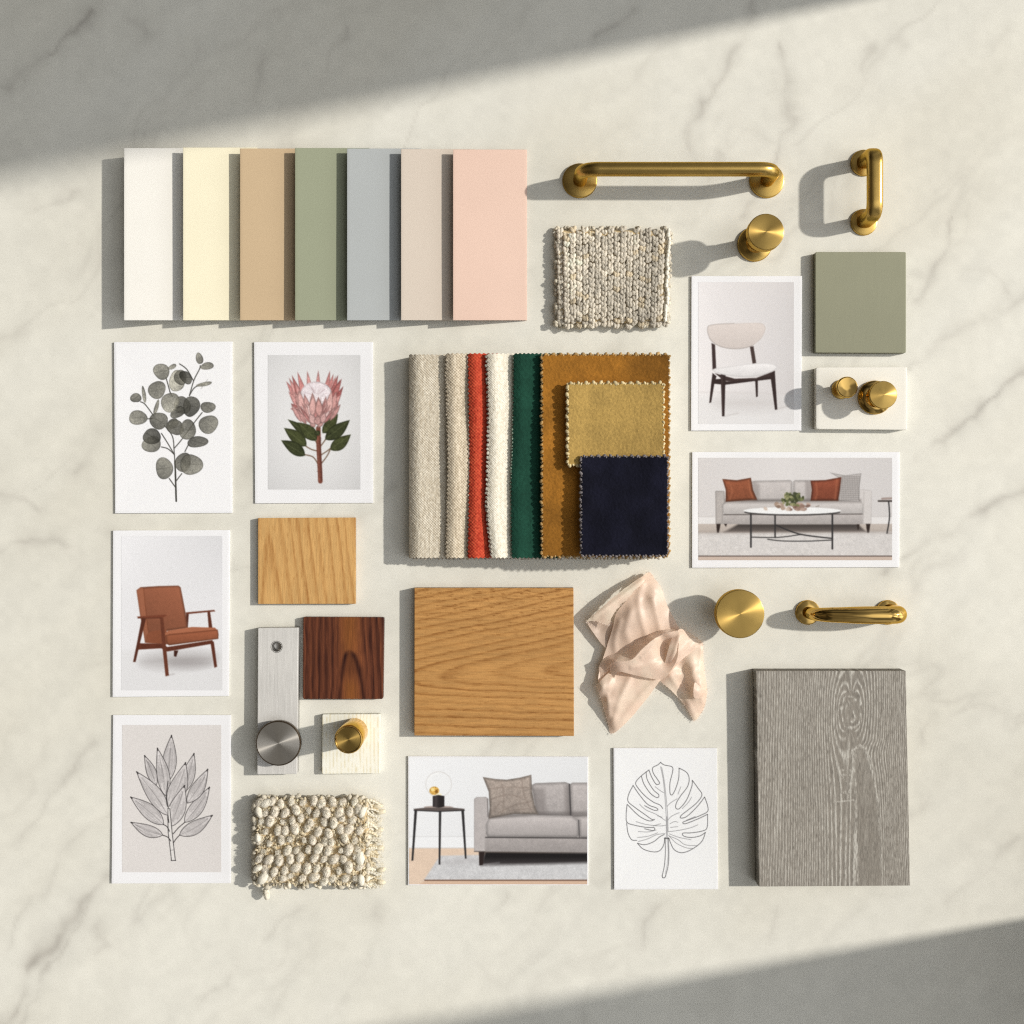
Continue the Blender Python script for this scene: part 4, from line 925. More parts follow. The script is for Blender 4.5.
def wzf(prof, per=2.4, amp=.3, seed=0):
    def f(U, V):
        return prof(U, V) + amp * np.sin(np.pi * U / per * 2) * np.sin(np.pi * V / per * 2) + .25 * fbm(U / 2, V / 2, seed + 3, 2)
    return f
def beads(name, path, spacing, r, z, col, parent, sides=None, long=1.25, jit=.35):
    b = Blobs(8, 5); path = np.array(path, float)
    seg = np.hypot(*np.diff(path[:, :2], axis=0).T); cum = np.concatenate([[0], np.cumsum(seg)])
    n = int(cum[-1] / spacing)
    for i in range(n):
        s = (i + .5) * spacing
        u = np.interp(s, cum, path[:, 0]); v = np.interp(s, cum, path[:, 1]); zz = np.interp(s, cum, path[:, 2]) if path.shape[1] > 2 else z
        rr_ = r * random.uniform(.8, 1.15); g = random.uniform(.82, 1.05)
        b.add(u + random.uniform(-jit, jit), v + random.uniform(-jit, jit), zz, rr_ * long, rr_, rr_ * .8, random.uniform(0, 3.1), col=np.clip(np.array(col) * g, 0, 255), jit=.08)
    return b.build(name, M_YARN, parent)

G = None
# thick folded linen at the bottom of the stack (rounded spine at the left)
YA, YB = 353.5, 558.0
t = thing('fabric_swatch', 'thick folded oatmeal linen at the left and bottom of the fabric stack', 'fabric swatch', 540, 456)
def prof0(U, V):
    q = np.clip((U - 409) / 13.0, 0, 1)
    return -5.5 * (1 - q) ** 2.2 + .5 * np.sin(V / 37)
slab('linen', ((409, YA + 1), (664, YA + 2), (662, YB - 1), (409, YB)), 25, 0.0, M_CLOTH, weave((240, 229, 208), (168, 151, 125), 2.7, .75, .3), step=.55, bev=0.2,
     zfun=wzf(prof0, 2.6, .28), warp=pink_warp(4.2, 1.2, 'tb'), parent=t, side=.8)
beads('cut_edge', [(412, YB + .3, 21), (440, YB + .4, 21), (662, YB + .4, 21)], 3.6, 1.2, 21, (206, 192, 172), t)
def strip(label, xl, xr, zl, zr, colf, edge_col, wav, m=M_CLOTH, per=2.4, roll=0.0, amp=.28, ptooth=4.4, y0=YA, y1=YB, sp=3.9, er=1.05):
    t = thing('fabric_swatch', label, 'fabric swatch', (xl + xr) / 2, 456, 20)
    def prof(U, V):
        s = np.clip((U - xl) / (xr - xl), 0, 1)
        z = (zl - 30) + (zr - zl) * s ** 1.1
        if roll: z = z - roll * np.clip(1 - (U - xl) / 8.0, 0, 1) ** 2 + .5 * roll * np.exp(-((U - xl - 9) / 6.0) ** 2)
        return z + .45 * np.sin(V / 23 + xl) + .8 * fbm(V / 45, U / 60, int(xl), 2)
    slab('cloth', rect(xl, y0, xr, y1), 30, (2.2,), m, colf, step=.55, bev=.4, zfun=wzf(prof, per, amp), warp=pink_warp(ptooth, 1.3, 'ltb', wav), parent=t, side=.75)
    n = 60; vv = np.linspace(y0 + 1, y1 - 1, n)
    pth = [(xl + (wav(np.array(v)) if wav else 0) - .2, v, zl - 1.2 - roll) for v in vv]
    beads('cut_edge', pth, sp, er, zl, edge_col, t)
    return t
strip('narrow oatmeal tweed swatch left of the red one', 446.5, 478, 32.5, 28.5, weave((232, 217, 192), (150, 132, 106), 2.9, .8, .3), (196, 182, 160), lambda V: 1.0 * np.sin((V - 400) / 40), per=2.9, roll=2.2)
strip('coral red swatch between two cream ones', 468.0, 500, 34.5, 29, weave((212, 90, 62), (160, 48, 34), 3.2, .5, .55), (214, 196, 178), lambda V: 1.2 * np.sin((V - 360) / 60), roll=2.4, per=3.2, sp=4.6, er=1.2)
strip('ivory cream wool swatch between the red and green ones', 487.5, 524, 39.0, 31, weave((246, 238, 220), (208, 194, 168), 2.5, .6, .4), (232, 224, 206), lambda V: 4.0 * smooth01((V - 500) / 60) + .8 * np.sin(V / 30), sp=4.4, er=1.6, roll=2.2)
strip('dark forest green swatch left of the brown velvet', 513.0, 560, 40.0, 34, plush((32, 70, 55), .14), (150, 166, 146), lambda V: .8 * np.sin(V / 45) - 1.0 * smooth01((V - 430) / 60), m=M_VELVET, per=2.0, amp=.2, sp=3.2, er=1.05, roll=1.6)

def pinked(label, x0, y0, x1, y1, zb, colf, edge_col, m=M_VELVET, dz=None, lift=0.0, per=7.3, amp=2.6, back=(196, 170, 128), er=1.35, corner=2.0):
    t = thing('fabric_swatch', label, 'fabric swatch', (x0 + x1) / 2, (y0 + y1) / 2, zb)
    def prof(U, V):
        s = np.clip((U - x0) / (x1 - x0), 0, 1); q = np.clip((V - y0) / (y1 - y0), 0, 1)
        return lift * (1 - s) ** 2 + .5 * np.sin(U / 22 + V / 31) + 1.5 * fbm(U / 38 + zb, V / 44, 23, 2) + .2 * fbm(U / 2.0, V / 2.0, 5, 2)
    zt = zb + 2.6
    slab('velvet', rect(x0, y0, x1, y1), zt, (1.6,), m, colf, step=.6, bev=.7, zfun=prof, warp=pink_warp(per, amp, 'ltrb'), parent=t, side=.7, corner=corner)
    slab('backing', rect(x0 + .2, y0 + .2, x1 - .2, y1 - .2), zt - 1.7, (1.0,), M_CLOTH, back, step=1.2, bev=.2, zfun=lambda U, V: prof(U, V) * 1.0, warp=pink_warp(per, -amp * .9, 'ltrb'), parent=t, corner=corner)
    nx_ = max(1, round((x1 - x0) / per)); ny_ = max(1, round((y1 - y0) / per)); b = Blobs(8, 6)
    def bd(u, v, big=1.0):
        zz = zt - 1.0 + float(prof(np.array(u), np.array(v)))
        g = random.uniform(.85, 1.06)
        b.add(u + random.uniform(-.3, .3), v + random.uniform(-.3, .3), zz, er * 1.35 * big, er * big, er * .9, random.uniform(0, 3), col=np.clip(np.array(edge_col) * g, 0, 255), jit=.08)
    for i in range(nx_):
        u = x0 + (i + .5) / nx_ * (x1 - x0)
        bd(u, y0 - .2, .9 + .3 * random.random()); bd(u + per * .3, y0 + 1.0, .6); bd(u - .2 * per, y1 + .4); bd(u + per * .25, y1 - .4, .7)
    for i in range(ny_):
        v = y0 + (i + .5) / ny_ * (y1 - y0)
        bd(x0 - .3, v, .9 + .3 * random.random()); bd(x0 + .6, v + per * .4, .6); bd(x1 + .2, v - .3 * per, .85); bd(x1 - .4, v + .15 * per, .6)
    b.build('pinked_edge', M_YARN, t)
    return t
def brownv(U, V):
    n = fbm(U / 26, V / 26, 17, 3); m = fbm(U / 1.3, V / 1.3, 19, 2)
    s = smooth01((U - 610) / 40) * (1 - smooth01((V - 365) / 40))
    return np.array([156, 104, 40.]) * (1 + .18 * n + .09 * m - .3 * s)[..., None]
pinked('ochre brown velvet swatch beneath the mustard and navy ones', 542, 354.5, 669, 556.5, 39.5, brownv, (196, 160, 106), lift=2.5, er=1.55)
pinked('mustard gold swatch lying on the brown velvet', 567.5, 383.2, 663.5, 465, 47.0, plush((174, 142, 80), .10), (236, 214, 164), lift=3.5, back=(226, 200, 146), er=1.7)
pinked('navy blue velvet swatch, topmost in the fabric stack', 581, 456.4, 667.5, 555.5, 51.5, plush((22, 22, 33), .3), (132, 124, 122), lift=3.0, back=(120, 112, 110), per=6.6, er=1.45)

# =================================================================== KNITTED SWATCHES
def fuzz(b, pts, n, L, col, w=.22):
    for k in range(n):
        u, v, z = pts[random.randrange(len(pts))]
        a = random.uniform(0, 6.283); q = random.uniform(.2, 1)
        b.blade(u + random.uniform(-2, 2), v + random.uniform(-2, 2), z + random.uniform(0, .8), L * q * math.cos(a), L * q * math.sin(a), random.uniform(-.5, 2.0), w, col)

random.seed(21)
t = thing('knit_swatch', 'square of fine cream knit with even upright stitches', 'knit swatch', 613, 277)
x0, y0, x1, y1 = 556.5, 228.5, 671.0, 325.5
slab('knit_ground', ((x0 + 2, y0 + 2), (x1 - 3, y0 + 2), (x1 - 4, y1 - 3), (x0 + 2, y1 - 2)), 9.5, 0.0, M_YARN, (222, 196, 150), step=1.5, bev=2.0, parent=t, zfun=lambda U, V: .6 * fbm(U / 3, V / 3, 4, 2))
b = Blobs(10, 7); pts = []
nc, nr = 18, 19
for i in range(nc):
    for j in range(nr):
        s = (i + .5) / nc; q = (j + .5) / nr
        sk = (x1 - x0) * s
        u = x0 + sk - 3.5 * q * (s - .3) ; v = y0 + (y1 - y0) * q + (2.3 if i % 2 else -.3) + .8 * math.sin(i * 1.7)
        if j in (0, nr - 1): v += 1.2 * math.sin(i * 2.4)
        edge = min(i, nc - 1 - i, j, nr - 1 - j)
        z = 11.5 - (3.0 if edge == 0 else .6 if edge == 1 else 0) + random.uniform(-.4, .4)
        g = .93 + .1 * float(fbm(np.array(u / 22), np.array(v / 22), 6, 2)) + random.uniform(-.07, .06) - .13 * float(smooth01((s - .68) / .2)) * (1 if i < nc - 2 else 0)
        warm = random.random()
        c = np.array([254, 241, 219]) * random.uniform(.94, 1.0) if warm < .9 else np.array([246, 226, 192])
        tl_ = math.radians(24 * (1 if i % 2 else -1) + random.uniform(-16, 16))
        du_ = random.uniform(-.6, .6); dv_ = random.uniform(-.7, .7); sz = random.uniform(.9, 1.16)
        for sg in (-1, 1):
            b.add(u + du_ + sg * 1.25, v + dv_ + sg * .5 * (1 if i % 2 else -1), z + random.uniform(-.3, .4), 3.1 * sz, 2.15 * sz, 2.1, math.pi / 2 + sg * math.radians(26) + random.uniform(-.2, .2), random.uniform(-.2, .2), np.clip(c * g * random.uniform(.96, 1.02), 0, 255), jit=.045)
        if random.random() < .55: b.add(u + random.choice((-1, 1)) * 1.5, v + random.uniform(-1.5, 1.5), z + .9, 2.3, 1.5, 1.5, math.pi / 2 + random.uniform(-.6, .6), 0, np.clip(c * g * 1.01, 0, 255), jit=.06)
        pts.append((u, v, z + 1.8))
for k in range(90):                                    # bead-like selvedge
    f = random.random(); sd = k % 4
    u, v = [(x0 + f * (x1 - x0), y0 - .5), (x1 + .2 - 3 * f, y0 + f * (y1 - y0)), (x0 + f * (x1 - x0 - 3), y1 + .6), (x0 - .5, y0 + f * (y1 - y0))][sd]
    b.add(u, v, random.uniform(3, 9), 2.4, 1.9, 2.2, random.uniform(0, 3), 0, np.array([232, 220, 196]) * random.uniform(.85, 1.05), jit=.1)
for j in range(22): b.add(x1 - 2.2 - 3 * j / 22 + random.uniform(-1, 1), y0 + 2 + j / 22 * (y1 - y0 - 4), 11 + random.uniform(-.5, .5), 2.8, 2.0, 2.4, math.pi / 2, 0, (250, 242, 224), jit=.08)
fuzz(b, pts, 2600, 3.2, (252, 243, 224), .24); fuzz(b, pts, 1800, 3.0, (222, 204, 172), .22)
b.build('stitches', M_YARN, t)

random.seed(33)
t = thing('knit_swatch', 'chunky cream bobble knit swatch with a fringed right side', 'knit swatch', 313, 842)
x0, y0, x1, y1 = 257, 800, 366, 884
slab('knit_ground', ((x0, y0), (x1 + 2, y0 + 1), (x1, y1 - 2), (x0 - 1, y1 - 1)), 16.0, 0.0, M_YARN, (216, 190, 146), step=1.2, bev=3.0, parent=t, zfun=lambda U, V: 1.4 * fbm(U / 3, V / 3, 4, 3), warp=lambda U, V, S, T, w, h: (U + 1.6 * fbm(V / 6, U / 60, 3, 2), V + 1.6 * fbm(U / 6, V / 60, 5, 2)))
b = Blobs(18, 12); fib = Blobs(6, 4); pts = []; small = Blobs(9, 6)
for j in range(9):
    for i in range(10):
        u = x0 + 3 + (i + (.5 if j % 2 else 0)) / 10 * (x1 - x0 - 4) + random.uniform(-2.2, 2.2)
        v = y0 + 2 + j / 8.4 * (y1 - y0 - 4) + random.uniform(-1.8, 1.8) + 1.6 * math.sin(i * 1.3)
        if u > x1 + 2: continue
        big = random.uniform(.75, 1.12) * (1 if random.random() > .16 else .65)
        ang = math.radians(random.choice([-60, -70, -55, -80, 75, -40, -100]) + random.uniform(-14, 14))
        if j >= 8: ang = math.radians(random.uniform(-38, -12))
        z = 18.5 + random.uniform(-1.2, 1.6) - (2.5 if i in (0, 9) or j in (0, 8) else 0)
        c = np.array([254, 241, 219]) * random.uniform(.95, 1.0)
        L_ = 5.6 * big; w_ = 4.1 * big; h_ = 4.0 * big; ca_, sa_ = math.cos(ang), math.sin(ang)
        b.add(u, v, z - .6, L_, w_, h_, ang, random.uniform(-.12, .12), np.clip(c, 0, 255), jit=.035)
        b.add(u + ca_ * L_ * .35, v + sa_ * L_ * .35, z - .9, L_ * .66, w_ * .96, h_ * .92, ang + .5, 0, np.clip(c * .98, 0, 255), jit=.04)
        for q in range(95):                            # fibres lying over the yarn
            th = random.uniform(0, 6.283); ph = math.acos(random.uniform(.05, 1)); x_ = L_ * math.sin(ph) * math.cos(th); y_ = w_ * math.sin(ph) * math.sin(th); z_ = z - .6 + h_ * math.cos(ph)
            d_ = ang + random.gauss(.5, .8); l_ = random.uniform(1.4, 3.6)
            fib.blade(u + x_ * ca_ - y_ * sa_, v + x_ * sa_ + y_ * ca_, z_ + .15, l_ * math.cos(d_), l_ * math.sin(d_), random.uniform(-.9, .7), .3, np.clip(c * random.uniform(.8, 1.04), 0, 255))
        pts.append((u, v, z + 3.2))
sp = []
for k in range(1500):
    u = random.uniform(x0 - 1, x1 + 1); v = random.uniform(y0 - 2, y1 + 1); z = random.uniform(14, 17.6)
    c = np.array([244, 226, 190]) * random.uniform(.78, 1.05)
    small.add(u, v, z, random.uniform(1.2, 2.6), random.uniform(.9, 1.5), 1.5, random.uniform(0, 3), random.uniform(-.3, .3), np.clip(c, 0, 255), jit=.1); sp.append((u, v, z + 1))
for k in range(150):                                   # rim stitches on all sides
    f = random.random(); sd = k % 4
    u, v = [(x0 + f * (x1 - x0), y0 - 2.5 + random.uniform(-1, 1)), (x1 + 1.5, y0 + f * (y1 - y0)), (x0 + f * (x1 - x0), y1 + 1.5 + random.uniform(-1, 1.5)), (x0 - 2.5 + random.uniform(-1, 1), y0 + f * (y1 - y0))][sd]
    small.add(u, v, random.uniform(3, 16), random.uniform(2.2, 3.8), 2.4, 2.6, random.uniform(0, 3), 0, np.clip(np.array([238, 226, 202]) * random.uniform(.85, 1.05), 0, 255), jit=.08)
for u, v, a_, r_ in [(263, 878, -50, 7.5), (258, 868, -20, 5), (258, 838, 80, 5), (259, 812, 70, 6), (266, 803, -20, 6.5), (361, 880, 85, 6), (360, 858, 85, 7.5), (362, 812, -70, 6)]:
    b.add(u, v, 17.5, r_, r_ * .62, 4.2, math.radians(a_), 0, (244, 235, 215), jit=.04)
fuzz(small, pts, 6500, 3.8, (250, 242, 224), .26); fuzz(small, sp, 5000, 3.8, (240, 226, 200), .26)
b.build('bobbles', M_YARN, t); small.build('stitches', M_YARN, t); fib.build('fibres', M_YARN, t)
tl = Blobs(14, 9); tl.add(266.5, 893.5, 8, 6.6, 3.4, 3.6, math.radians(82), 0, (242, 232, 210), jit=.05); tl.add(268, 886, 10, 4, 3.2, 3.4, math.radians(100), 0, (236, 224, 200), jit=.05)
fuzz(tl, [(266.5, 893, 10)], 60, 3.6, (240, 230, 208)); tl.build('yarn_tail', M_YARN, t)
fr = Blobs(7, 5)
for k in range(130):
    v = random.uniform(799, 888); L = random.uniform(8, 15); a = random.uniform(-.75, .75) + .5 * math.sin(v / 9); u = 366 + random.uniform(-2, 3)
    n = 5; z = random.uniform(7, 15)
    c = np.array(random.choice([(246, 234, 208), (240, 224, 190), (250, 240, 218), (226, 206, 168)])) * random.uniform(.9, 1.03)
    lump = random.uniform(1.0, 1.8); 
    for q in range(n):
        f = q / n
        fr.add(u + L * f * math.cos(a + f * .4), v + L * f * math.sin(a + f * .4), max(1.5, z - 5 * f * f), L / n * .75, lump * (1 - .35 * f), lump * (1 - .35 * f), a + f * .4, -.15, np.clip(c, 0, 255))
for v in (806, 812, 870, 882, 830, 848): 
    fr.add(380 + random.uniform(-2, 2), v, 8, 5.5, 2.8, 3.0, random.uniform(-.6, .6), 0, (240, 226, 196), jit=.08)
fuzz(fr, [(372 + (v * 7) % 11, v, 8) for v in range(800, 890, 2)], 1500, 4.5, (246, 234, 208), .26)
fr.build('fringe', M_YARN, t)

# =================================================================== SILK
def tps(ctrl, X, Y, lam=12.0):
    c = np.array(ctrl, float); n = len(c)
    def Uk(r2): return np.where(r2 > 1e-9, r2 * np.log(np.maximum(r2, 1e-9)), 0)
    s = 100.0
    p = c[:, :2] / s
    K = Uk(((p[:, None] - p[None]) ** 2).sum(-1)) + lam * 1e-3 * np.eye(n)
    Pm = np.concatenate([np.ones((n, 1)), p], 1)
    M = np.zeros((n + 3, n + 3)); M[:n, :n] = K; M[:n, n:] = Pm; M[n:, :n] = Pm.T
    sol = np.linalg.solve(M, np.concatenate([c[:, 2], np.zeros(3)]))
    q = np.stack([X, Y], -1) / s
    return Uk(((q[:, None] - p[None]) ** 2).sum(-1)) @ sol[:n] + sol[n] + q @ sol[n + 1:]
cvx = Canvas(0, 0, 2, 2, (0, 0, 0))
SV, SF_, SC, SO = [], [], [], []
FOLDS = {3: [([(425, 440), (390, 320), (372, 210), (395, 110)], 1.6, 22), ([(330, 470), (300, 380), (330, 260)], 1.3, 26), ([(240, 520), (235, 430), (262, 330)], 1.2, 20), ([(500, 390), (480, 300), (455, 200)], 1.3, 20)],
         1: [([(480, 668), (370, 790), (240, 955)], 1.7, 24), ([(330, 640), (270, 780), (222, 930)], 1.5, 22), ([(215, 660), (190, 760), (200, 880)], 1.0, 16)],
         2: [([(560, 650), (640, 770), (700, 890)], 1.4, 20), ([(740, 500), (735, 620), (745, 800)], 1.3, 16)],
         6: [([(620, 400), (590, 490), (550, 600)], 1.2, 14), ([(690, 425), (640, 480), (590, 560)], 1.2, 14)],
         7: [([(330, 600), (400, 590), (500, 560)], 1.0, 14), ([(390, 540), (440, 500), (480, 440)], 1.0, 12)],
         5: [([(110, 300), (230, 215), (390, 90)], 1.0, 14)]}
def silk_patch(outline, ctrl, step=7.0, ragged=0.0, tint=1.0, seed=0, minz=0.6):
    """outline / ctrl in local drawing units (0.1709 mm each) from (575,565)"""
    o = cvx.smooth(np.array(outline, float), 5)
    if ragged: o = o + ragged * np.stack([fbm(o[:, 0] / 5, o[:, 1] / 5, seed, 2), fbm(o[:, 1] / 5, o[:, 0] / 5, seed + 3, 2)], -1)
    gx, gy = np.meshgrid(np.arange(o[:, 0].min(), o[:, 0].max(), step), np.arange(o[:, 1].min(), o[:, 1].max(), step))
    gx = gx + (np.arange(gx.shape[0]) % 2)[:, None] * step / 2
    ins = cvx._inside(gx, gy, o) & (cvx._segd(gx, gy, o, True) > step * .45)
    pts = np.concatenate([o, np.stack([gx[ins], gy[ins]], -1)]); n = len(o)
    vs, es, fs, *_ = delaunay_2d_cdt([Vector(p) for p in pts], [(i, (i + 1) % n) for i in range(n)], [list(range(n))], 1, 1e-5)
    vs = np.array([tuple(v) for v in vs])
    z = np.maximum(tps(ctrl, vs[:, 0], vs[:, 1]) + .3 * fbm(vs[:, 0] / 60, vs[:, 1] / 60, seed + 9, 2), minz)
    for line_, h_, w_ in FOLDS.get(seed, []):
        z = z + h_ * (np.exp(-(cvx._segd(vs[:, 0], vs[:, 1], cvx.smooth(np.array(line_, float), 6, closed=False), False) / w_) ** 2) - .3)
    z = np.maximum(z, minz); SO.append((o, ctrl, seed))
    U = 575 + vs[:, 0] * .1709; V = 565 + vs[:, 1] * .1709; k = (1 - z / H) * .001
    off = sum(len(a) for a in SV)
    SV.append(np.stack([(U - 512) * k, (512 - V) * k, z * .001], -1))
    g = 1 + .035 * fbm(vs[:, 0] / 70, vs[:, 1] / 70, seed + 5, 3)
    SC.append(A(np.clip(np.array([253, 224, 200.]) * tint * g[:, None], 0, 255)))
    for f in fs: SF_.append([off + i for i in f])
# lower left lobe
silk_patch([(130, 700), (225, 612), (330, 600), (470, 590), (540, 640), (505, 668), (430, 770), (330, 890), (245, 972), (208, 982), (196, 940), (160, 810), (135, 735)],
           [(130, 700, 13), (135, 735, 12.5), (160, 810, 8), (196, 940, 3.5), (208, 980, 2), (245, 970, 3), (165, 720, 17.5), (190, 800, 14.5), (222, 900, 8.5), (225, 615, 9), (330, 605, 9), (470, 600, 10), (540, 640, 10), (505, 668, 9), (430, 770, 7), (330, 890, 4), (290, 760, 12.5), (240, 870, 9), (190, 740, 13), (380, 680, 11)], ragged=1.5, seed=1)
# lower right lobe
silk_patch([(495, 670), (540, 600), (600, 540), (720, 470), (748, 455), (752, 560), (770, 700), (772, 745), (758, 830), (730, 880), (700, 912), (688, 898), (640, 820), (570, 740)],
           [(495, 670, 9), (570, 740, 8), (640, 820, 6), (700, 910, 2.5), (758, 830, 4), (772, 745, 7), (752, 560, 7), (748, 455, 10), (600, 540, 10), (540, 600, 12), (600, 640, 11), (640, 680, 6), (630, 610, 7), (672, 740, 6.5), (705, 690, 15), (690, 620, 15), (700, 755, 13), (660, 580, 12), (735, 650, 11), (730, 800, 8), (680, 820, 8), (720, 520, 11)], ragged=2, seed=2)
# little curled corner
silk_patch([(700, 690), (735, 715), (772, 738), (765, 765), (725, 778), (695, 770)], [(700, 690, 15), (735, 715, 13.5), (772, 738, 8), (765, 765, 8), (725, 778, 12), (695, 770, 15), (720, 745, 16)], step=5, ragged=2, seed=8)
# upper panel, tinted slightly darker for the shade on it
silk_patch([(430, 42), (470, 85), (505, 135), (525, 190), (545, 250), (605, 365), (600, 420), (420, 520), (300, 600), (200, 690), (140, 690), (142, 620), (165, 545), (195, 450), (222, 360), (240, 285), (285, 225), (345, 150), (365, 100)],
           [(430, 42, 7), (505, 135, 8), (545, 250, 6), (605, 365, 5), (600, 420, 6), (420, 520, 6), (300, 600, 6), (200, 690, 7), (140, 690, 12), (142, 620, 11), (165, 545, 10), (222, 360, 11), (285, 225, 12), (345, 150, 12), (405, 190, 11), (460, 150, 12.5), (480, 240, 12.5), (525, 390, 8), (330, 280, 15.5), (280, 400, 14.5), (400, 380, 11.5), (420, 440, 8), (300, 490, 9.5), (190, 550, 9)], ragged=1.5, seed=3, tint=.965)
# underside left of the flap, its shade put into the tint
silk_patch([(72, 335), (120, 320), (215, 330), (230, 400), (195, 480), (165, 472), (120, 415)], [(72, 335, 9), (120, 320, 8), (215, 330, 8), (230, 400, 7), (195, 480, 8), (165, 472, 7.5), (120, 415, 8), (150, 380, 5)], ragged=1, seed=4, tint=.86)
# folded-over left flap with a torn edge, tinted brighter as if lit
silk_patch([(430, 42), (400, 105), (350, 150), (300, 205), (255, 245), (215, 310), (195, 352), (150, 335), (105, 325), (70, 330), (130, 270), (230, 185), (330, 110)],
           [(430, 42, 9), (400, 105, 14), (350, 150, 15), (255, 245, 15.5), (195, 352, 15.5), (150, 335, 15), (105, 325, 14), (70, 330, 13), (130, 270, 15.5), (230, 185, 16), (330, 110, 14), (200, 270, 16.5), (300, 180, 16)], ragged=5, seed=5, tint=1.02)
# right shoulder strip
silk_patch([(575, 400), (600, 384), (625, 374), (690, 410), (748, 455), (715, 478), (660, 525), (600, 580), (545, 640), (520, 600)],
           [(575, 400, 19), (600, 384, 20), (625, 374, 15), (690, 410, 10), (748, 455, 8), (715, 478, 12), (660, 525, 14), (600, 580, 16), (545, 640, 15), (520, 600, 14), (610, 430, 22), (650, 460, 16), (600, 500, 21)], ragged=1.5, seed=6)
# middle fold: the shaded valley side climbs to a crisp ridge, the bright side falls from it
RID = [(150, 655), (178, 622), (205, 590), (232, 566), (300, 562), (345, 545), (402, 484), (470, 428), (540, 398), (592, 386)]
rz = [9.5, 11, 17, 22, 24, 25, 26, 25.5, 24, 22.5]
silk_patch(RID + [(560, 375), (470, 392), (380, 430), (280, 488), (170, 548), (140, 600)],
           [(u, v, z) for (u, v), z in zip(RID, rz)] + [(560, 375, 11), (470, 392, 8.5), (380, 430, 8), (280, 488, 8), (170, 548, 8.5), (140, 600, 10), (400, 455, 14), (300, 515, 13), (230, 545, 14)], step=6, ragged=.4, seed=17)
silk_patch(RID[2:] + [(606, 400), (606, 470), (598, 545), (565, 612), (512, 668), (430, 662), (330, 640), (262, 624), (240, 636), (228, 660), (212, 640)],
           [(u, v, z) for (u, v), z in zip(RID[2:], rz[2:])] + [(606, 400, 22), (606, 470, 23), (598, 545, 22), (565, 612, 19), (512, 668, 15), (430, 662, 16.5), (330, 640, 18), (262, 624, 20), (228, 660, 13), (400, 570, 20.5), (450, 520, 21), (485, 470, 18), (500, 420, 20), (535, 510, 12), (530, 460, 13), (520, 560, 14), (500, 600, 17.5), (560, 580, 18.5), (575, 470, 19)], step=5.5, ragged=.6, seed=7)
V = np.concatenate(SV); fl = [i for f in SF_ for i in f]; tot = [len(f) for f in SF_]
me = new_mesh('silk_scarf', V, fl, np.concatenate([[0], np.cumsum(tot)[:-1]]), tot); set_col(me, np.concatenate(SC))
# face up
bm = bmesh.new(); bm.from_mesh(me)
for f in bm.faces:
    if f.normal.z < 0: f.normal_flip()
bm.to_mesh(me); bm.free()
thr = Blobs(6, 4)
for (ol, ctrl, sd_) in SO:
    if sd_ not in (1, 2, 3, 5): continue
    zz = tps(ctrl, ol[:, 0], ol[:, 1]); cen = ol.mean(0)
    for q in range(len(ol) * 2):
        i_ = random.randrange(len(ol)); u_, v_ = ol[i_]
        if (sd_ == 3 and v_ > 150) or (sd_ == 1 and v_ < 850 and u_ > 250) or (sd_ == 1 and v_ < 690): continue
        n_ = ol[(i_ + 1) % len(ol)] - ol[i_ - 1]; n_ = np.array([n_[1], -n_[0]]) / (np.linalg.norm(n_) + 1e-6)
        if n_ @ (ol[i_] - cen) < 0: n_ = -n_
        a_ = random.uniform(-.8, .8); l_ = random.uniform(.8, 3.0)
        thr.blade(575 + u_ * .1709, 565 + v_ * .1709, max(zz[i_], .8) + .1, l_ * (n_[0] * math.cos(a_) - n_[1] * math.sin(a_)), l_ * (n_[1] * math.cos(a_) + n_[0] * math.sin(a_)), random.uniform(-.5, .3), .28, (252, 232, 216))
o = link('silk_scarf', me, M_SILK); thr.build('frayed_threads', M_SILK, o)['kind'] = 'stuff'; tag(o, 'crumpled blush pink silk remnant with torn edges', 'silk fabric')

# =================================================================== LIGHT
sd = Vector((-SX, SY, 1.0)).normalized()          # towards the light
D = 120.0
LP = sd * D
ld = bpy.data.lights.new('sun_through_window', 'SPOT'); lo = bpy.data.objects.new('sun_through_window', ld); COL.objects.link(lo)
lo.location = LP; lo.rotation_euler = (-sd).to_track_quat('-Z', 'Y').to_euler()
E_PERP = 3.38
ld.energy = E_PERP * 4 * math.pi * D * D; ld.color = (1.0, 0.948, 0.865)
ld.spot_size = math.radians(2.6); ld.spot_blend = 0.05; ld.shadow_soft_size = D * math.tan(math.radians(0.75))
# unseen panels added right of the table, slanted to bound the patch of sun
WX = 0.80
def edge_at(u, v):
    g = Vector(((u - 512) * .001, (512 - v) * .001, 0)); k = (WX - g.x) / (LP.x - g.x); p = g + (LP - g) * k
    return p.y, p.z
def panel(name, pa, pb, far, parent, top):
    (ya, za), (yb, zb) = edge_at(*pa), edge_at(*pb)
    s = (yb - ya) / (zb - za); y_at = lambda z: ya + s * (z - za)
    far = (max(y_at(0), y_at(top)) if far > 0 else min(y_at(0), y_at(top))) + far
    bm = bmesh.new(); q = [(y_at(0), 0), (y_at(top), top), (far, top), (far, 0)]
    f0 = [bm.verts.new((WX, y, z)) for y, z in q]; f1 = [bm.verts.new((WX + .05, y, z)) for y, z in q]
    bm.faces.new(f0); bm.faces.new(f1[::-1])
    for i in range(4): bm.faces.new((f0[i], f1[i], f1[(i + 1) % 4], f0[(i + 1) % 4]))
    bmesh.ops.recalc_face_normals(bm, faces=bm.faces)
    me = bpy.data.meshes.new(name); bm.to_mesh(me); bm.free(); return link(name, me, M_PANEL, parent)
ww = bpy.data.objects.new('shade_panels', None); COL.objects.link(ww); ww.location = (WX, .1, 0); ww['kind'] = 'structure'
panel('shade_panel', (0, 172), (800, 2), 0.32, ww, 1.06); panel('shade_panel', (400, 1026), (1024, 918), -0.25, ww, .76)

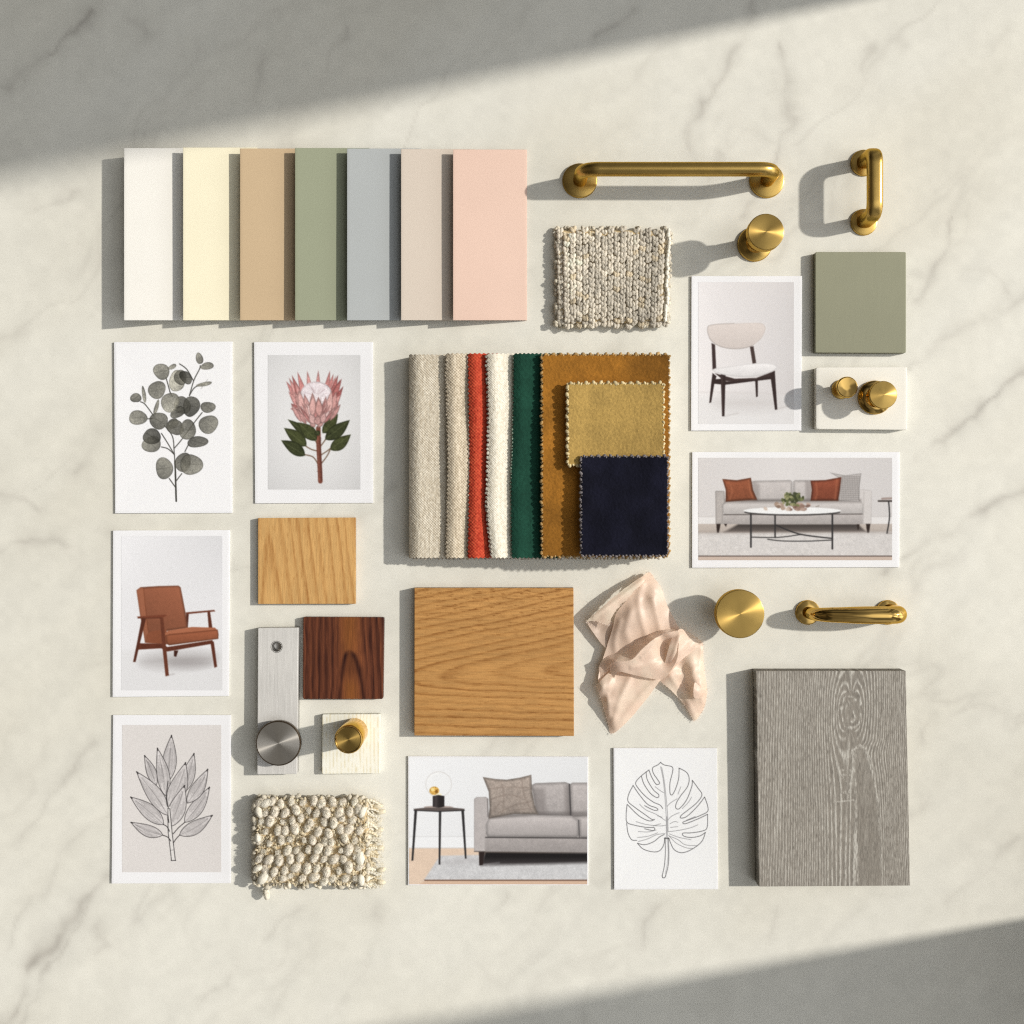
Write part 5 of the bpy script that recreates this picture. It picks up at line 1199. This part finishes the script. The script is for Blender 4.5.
w = bpy.data.worlds.new('World'); scene.world = w; w.use_nodes = True
nt = w.node_tree; N = nt.nodes; L = nt.links
bg = N['Background']; tc = N.new('ShaderNodeTexCoord'); sx = N.new('ShaderNodeSeparateXYZ'); L.new(tc.outputs['Generated'], sx.inputs[0])
WS = 0.585
r1 = N.new('ShaderNodeMapRange'); r1.interpolation_type = 'SMOOTHSTEP'; r1.inputs['From Min'].default_value = -.4; r1.inputs['From Max'].default_value = .95; L.new(sx.outputs['X'], r1.inputs['Value'])
mc = N.new('ShaderNodeMix'); mc.data_type = 'RGBA'; L.new(r1.outputs['Result'], mc.inputs[0])
mc.inputs[6].default_value = (0.15, 0.13, 0.10, 1); mc.inputs[7].default_value = (2.1, 2.15, 2.2, 1)
ay = N.new('ShaderNodeMath'); ay.operation = 'ABSOLUTE'; L.new(sx.outputs['Y'], ay.inputs[0])
rb = N.new('ShaderNodeMapRange'); rb.interpolation_type = 'SMOOTHSTEP'; rb.inputs['From Min'].default_value = .22; rb.inputs['From Max'].default_value = .6; rb.inputs['To Min'].default_value = 1.5; rb.inputs['To Max'].default_value = .52; L.new(ay.outputs[0], rb.inputs['Value'])
nz = N.new('ShaderNodeTexNoise'); nz.inputs['Scale'].default_value = 2.6; nz.inputs['Detail'].default_value = 1; L.new(tc.outputs['Generated'], nz.inputs['Vector'])
r2 = N.new('ShaderNodeMapRange'); r2.interpolation_type = 'SMOOTHSTEP'; r2.inputs['From Min'].default_value = .42; r2.inputs['From Max'].default_value = .58; r2.inputs['To Min'].default_value = .5 * WS; r2.inputs['To Max'].default_value = 1.5 * WS; L.new(nz.outputs['Fac'], r2.inputs['Value'])
mu = N.new('ShaderNodeMath'); mu.operation = 'MULTIPLY'; L.new(rb.outputs['Result'], mu.inputs[0]); L.new(r2.outputs['Result'], mu.inputs[1])
L.new(mu.outputs[0], bg.inputs['Strength']); L.new(mc.outputs[2], bg.inputs['Color'])

# =================================================================== CAMERA
cd = bpy.data.cameras.new('camera'); co = bpy.data.objects.new('camera', cd); COL.objects.link(co); scene.camera = co
cd.sensor_width = 36; cd.lens = 36 * (H / 1000) / 1.024; cd.clip_start = .01; cd.clip_end = 200
co.location = (0, 0, H / 1000); co.rotation_euler = (0, 0, 0)
scene.view_settings.view_transform = 'Standard'; scene.view_settings.look = 'None'; scene.view_settings.exposure = 0
scene.render.engine = 'CYCLES'; scene.cycles.use_denoising = False; scene.cycles.filter_width = 1.25; scene.cycles.sample_clamp_indirect = 4.0; scene.cycles.max_bounces = 6
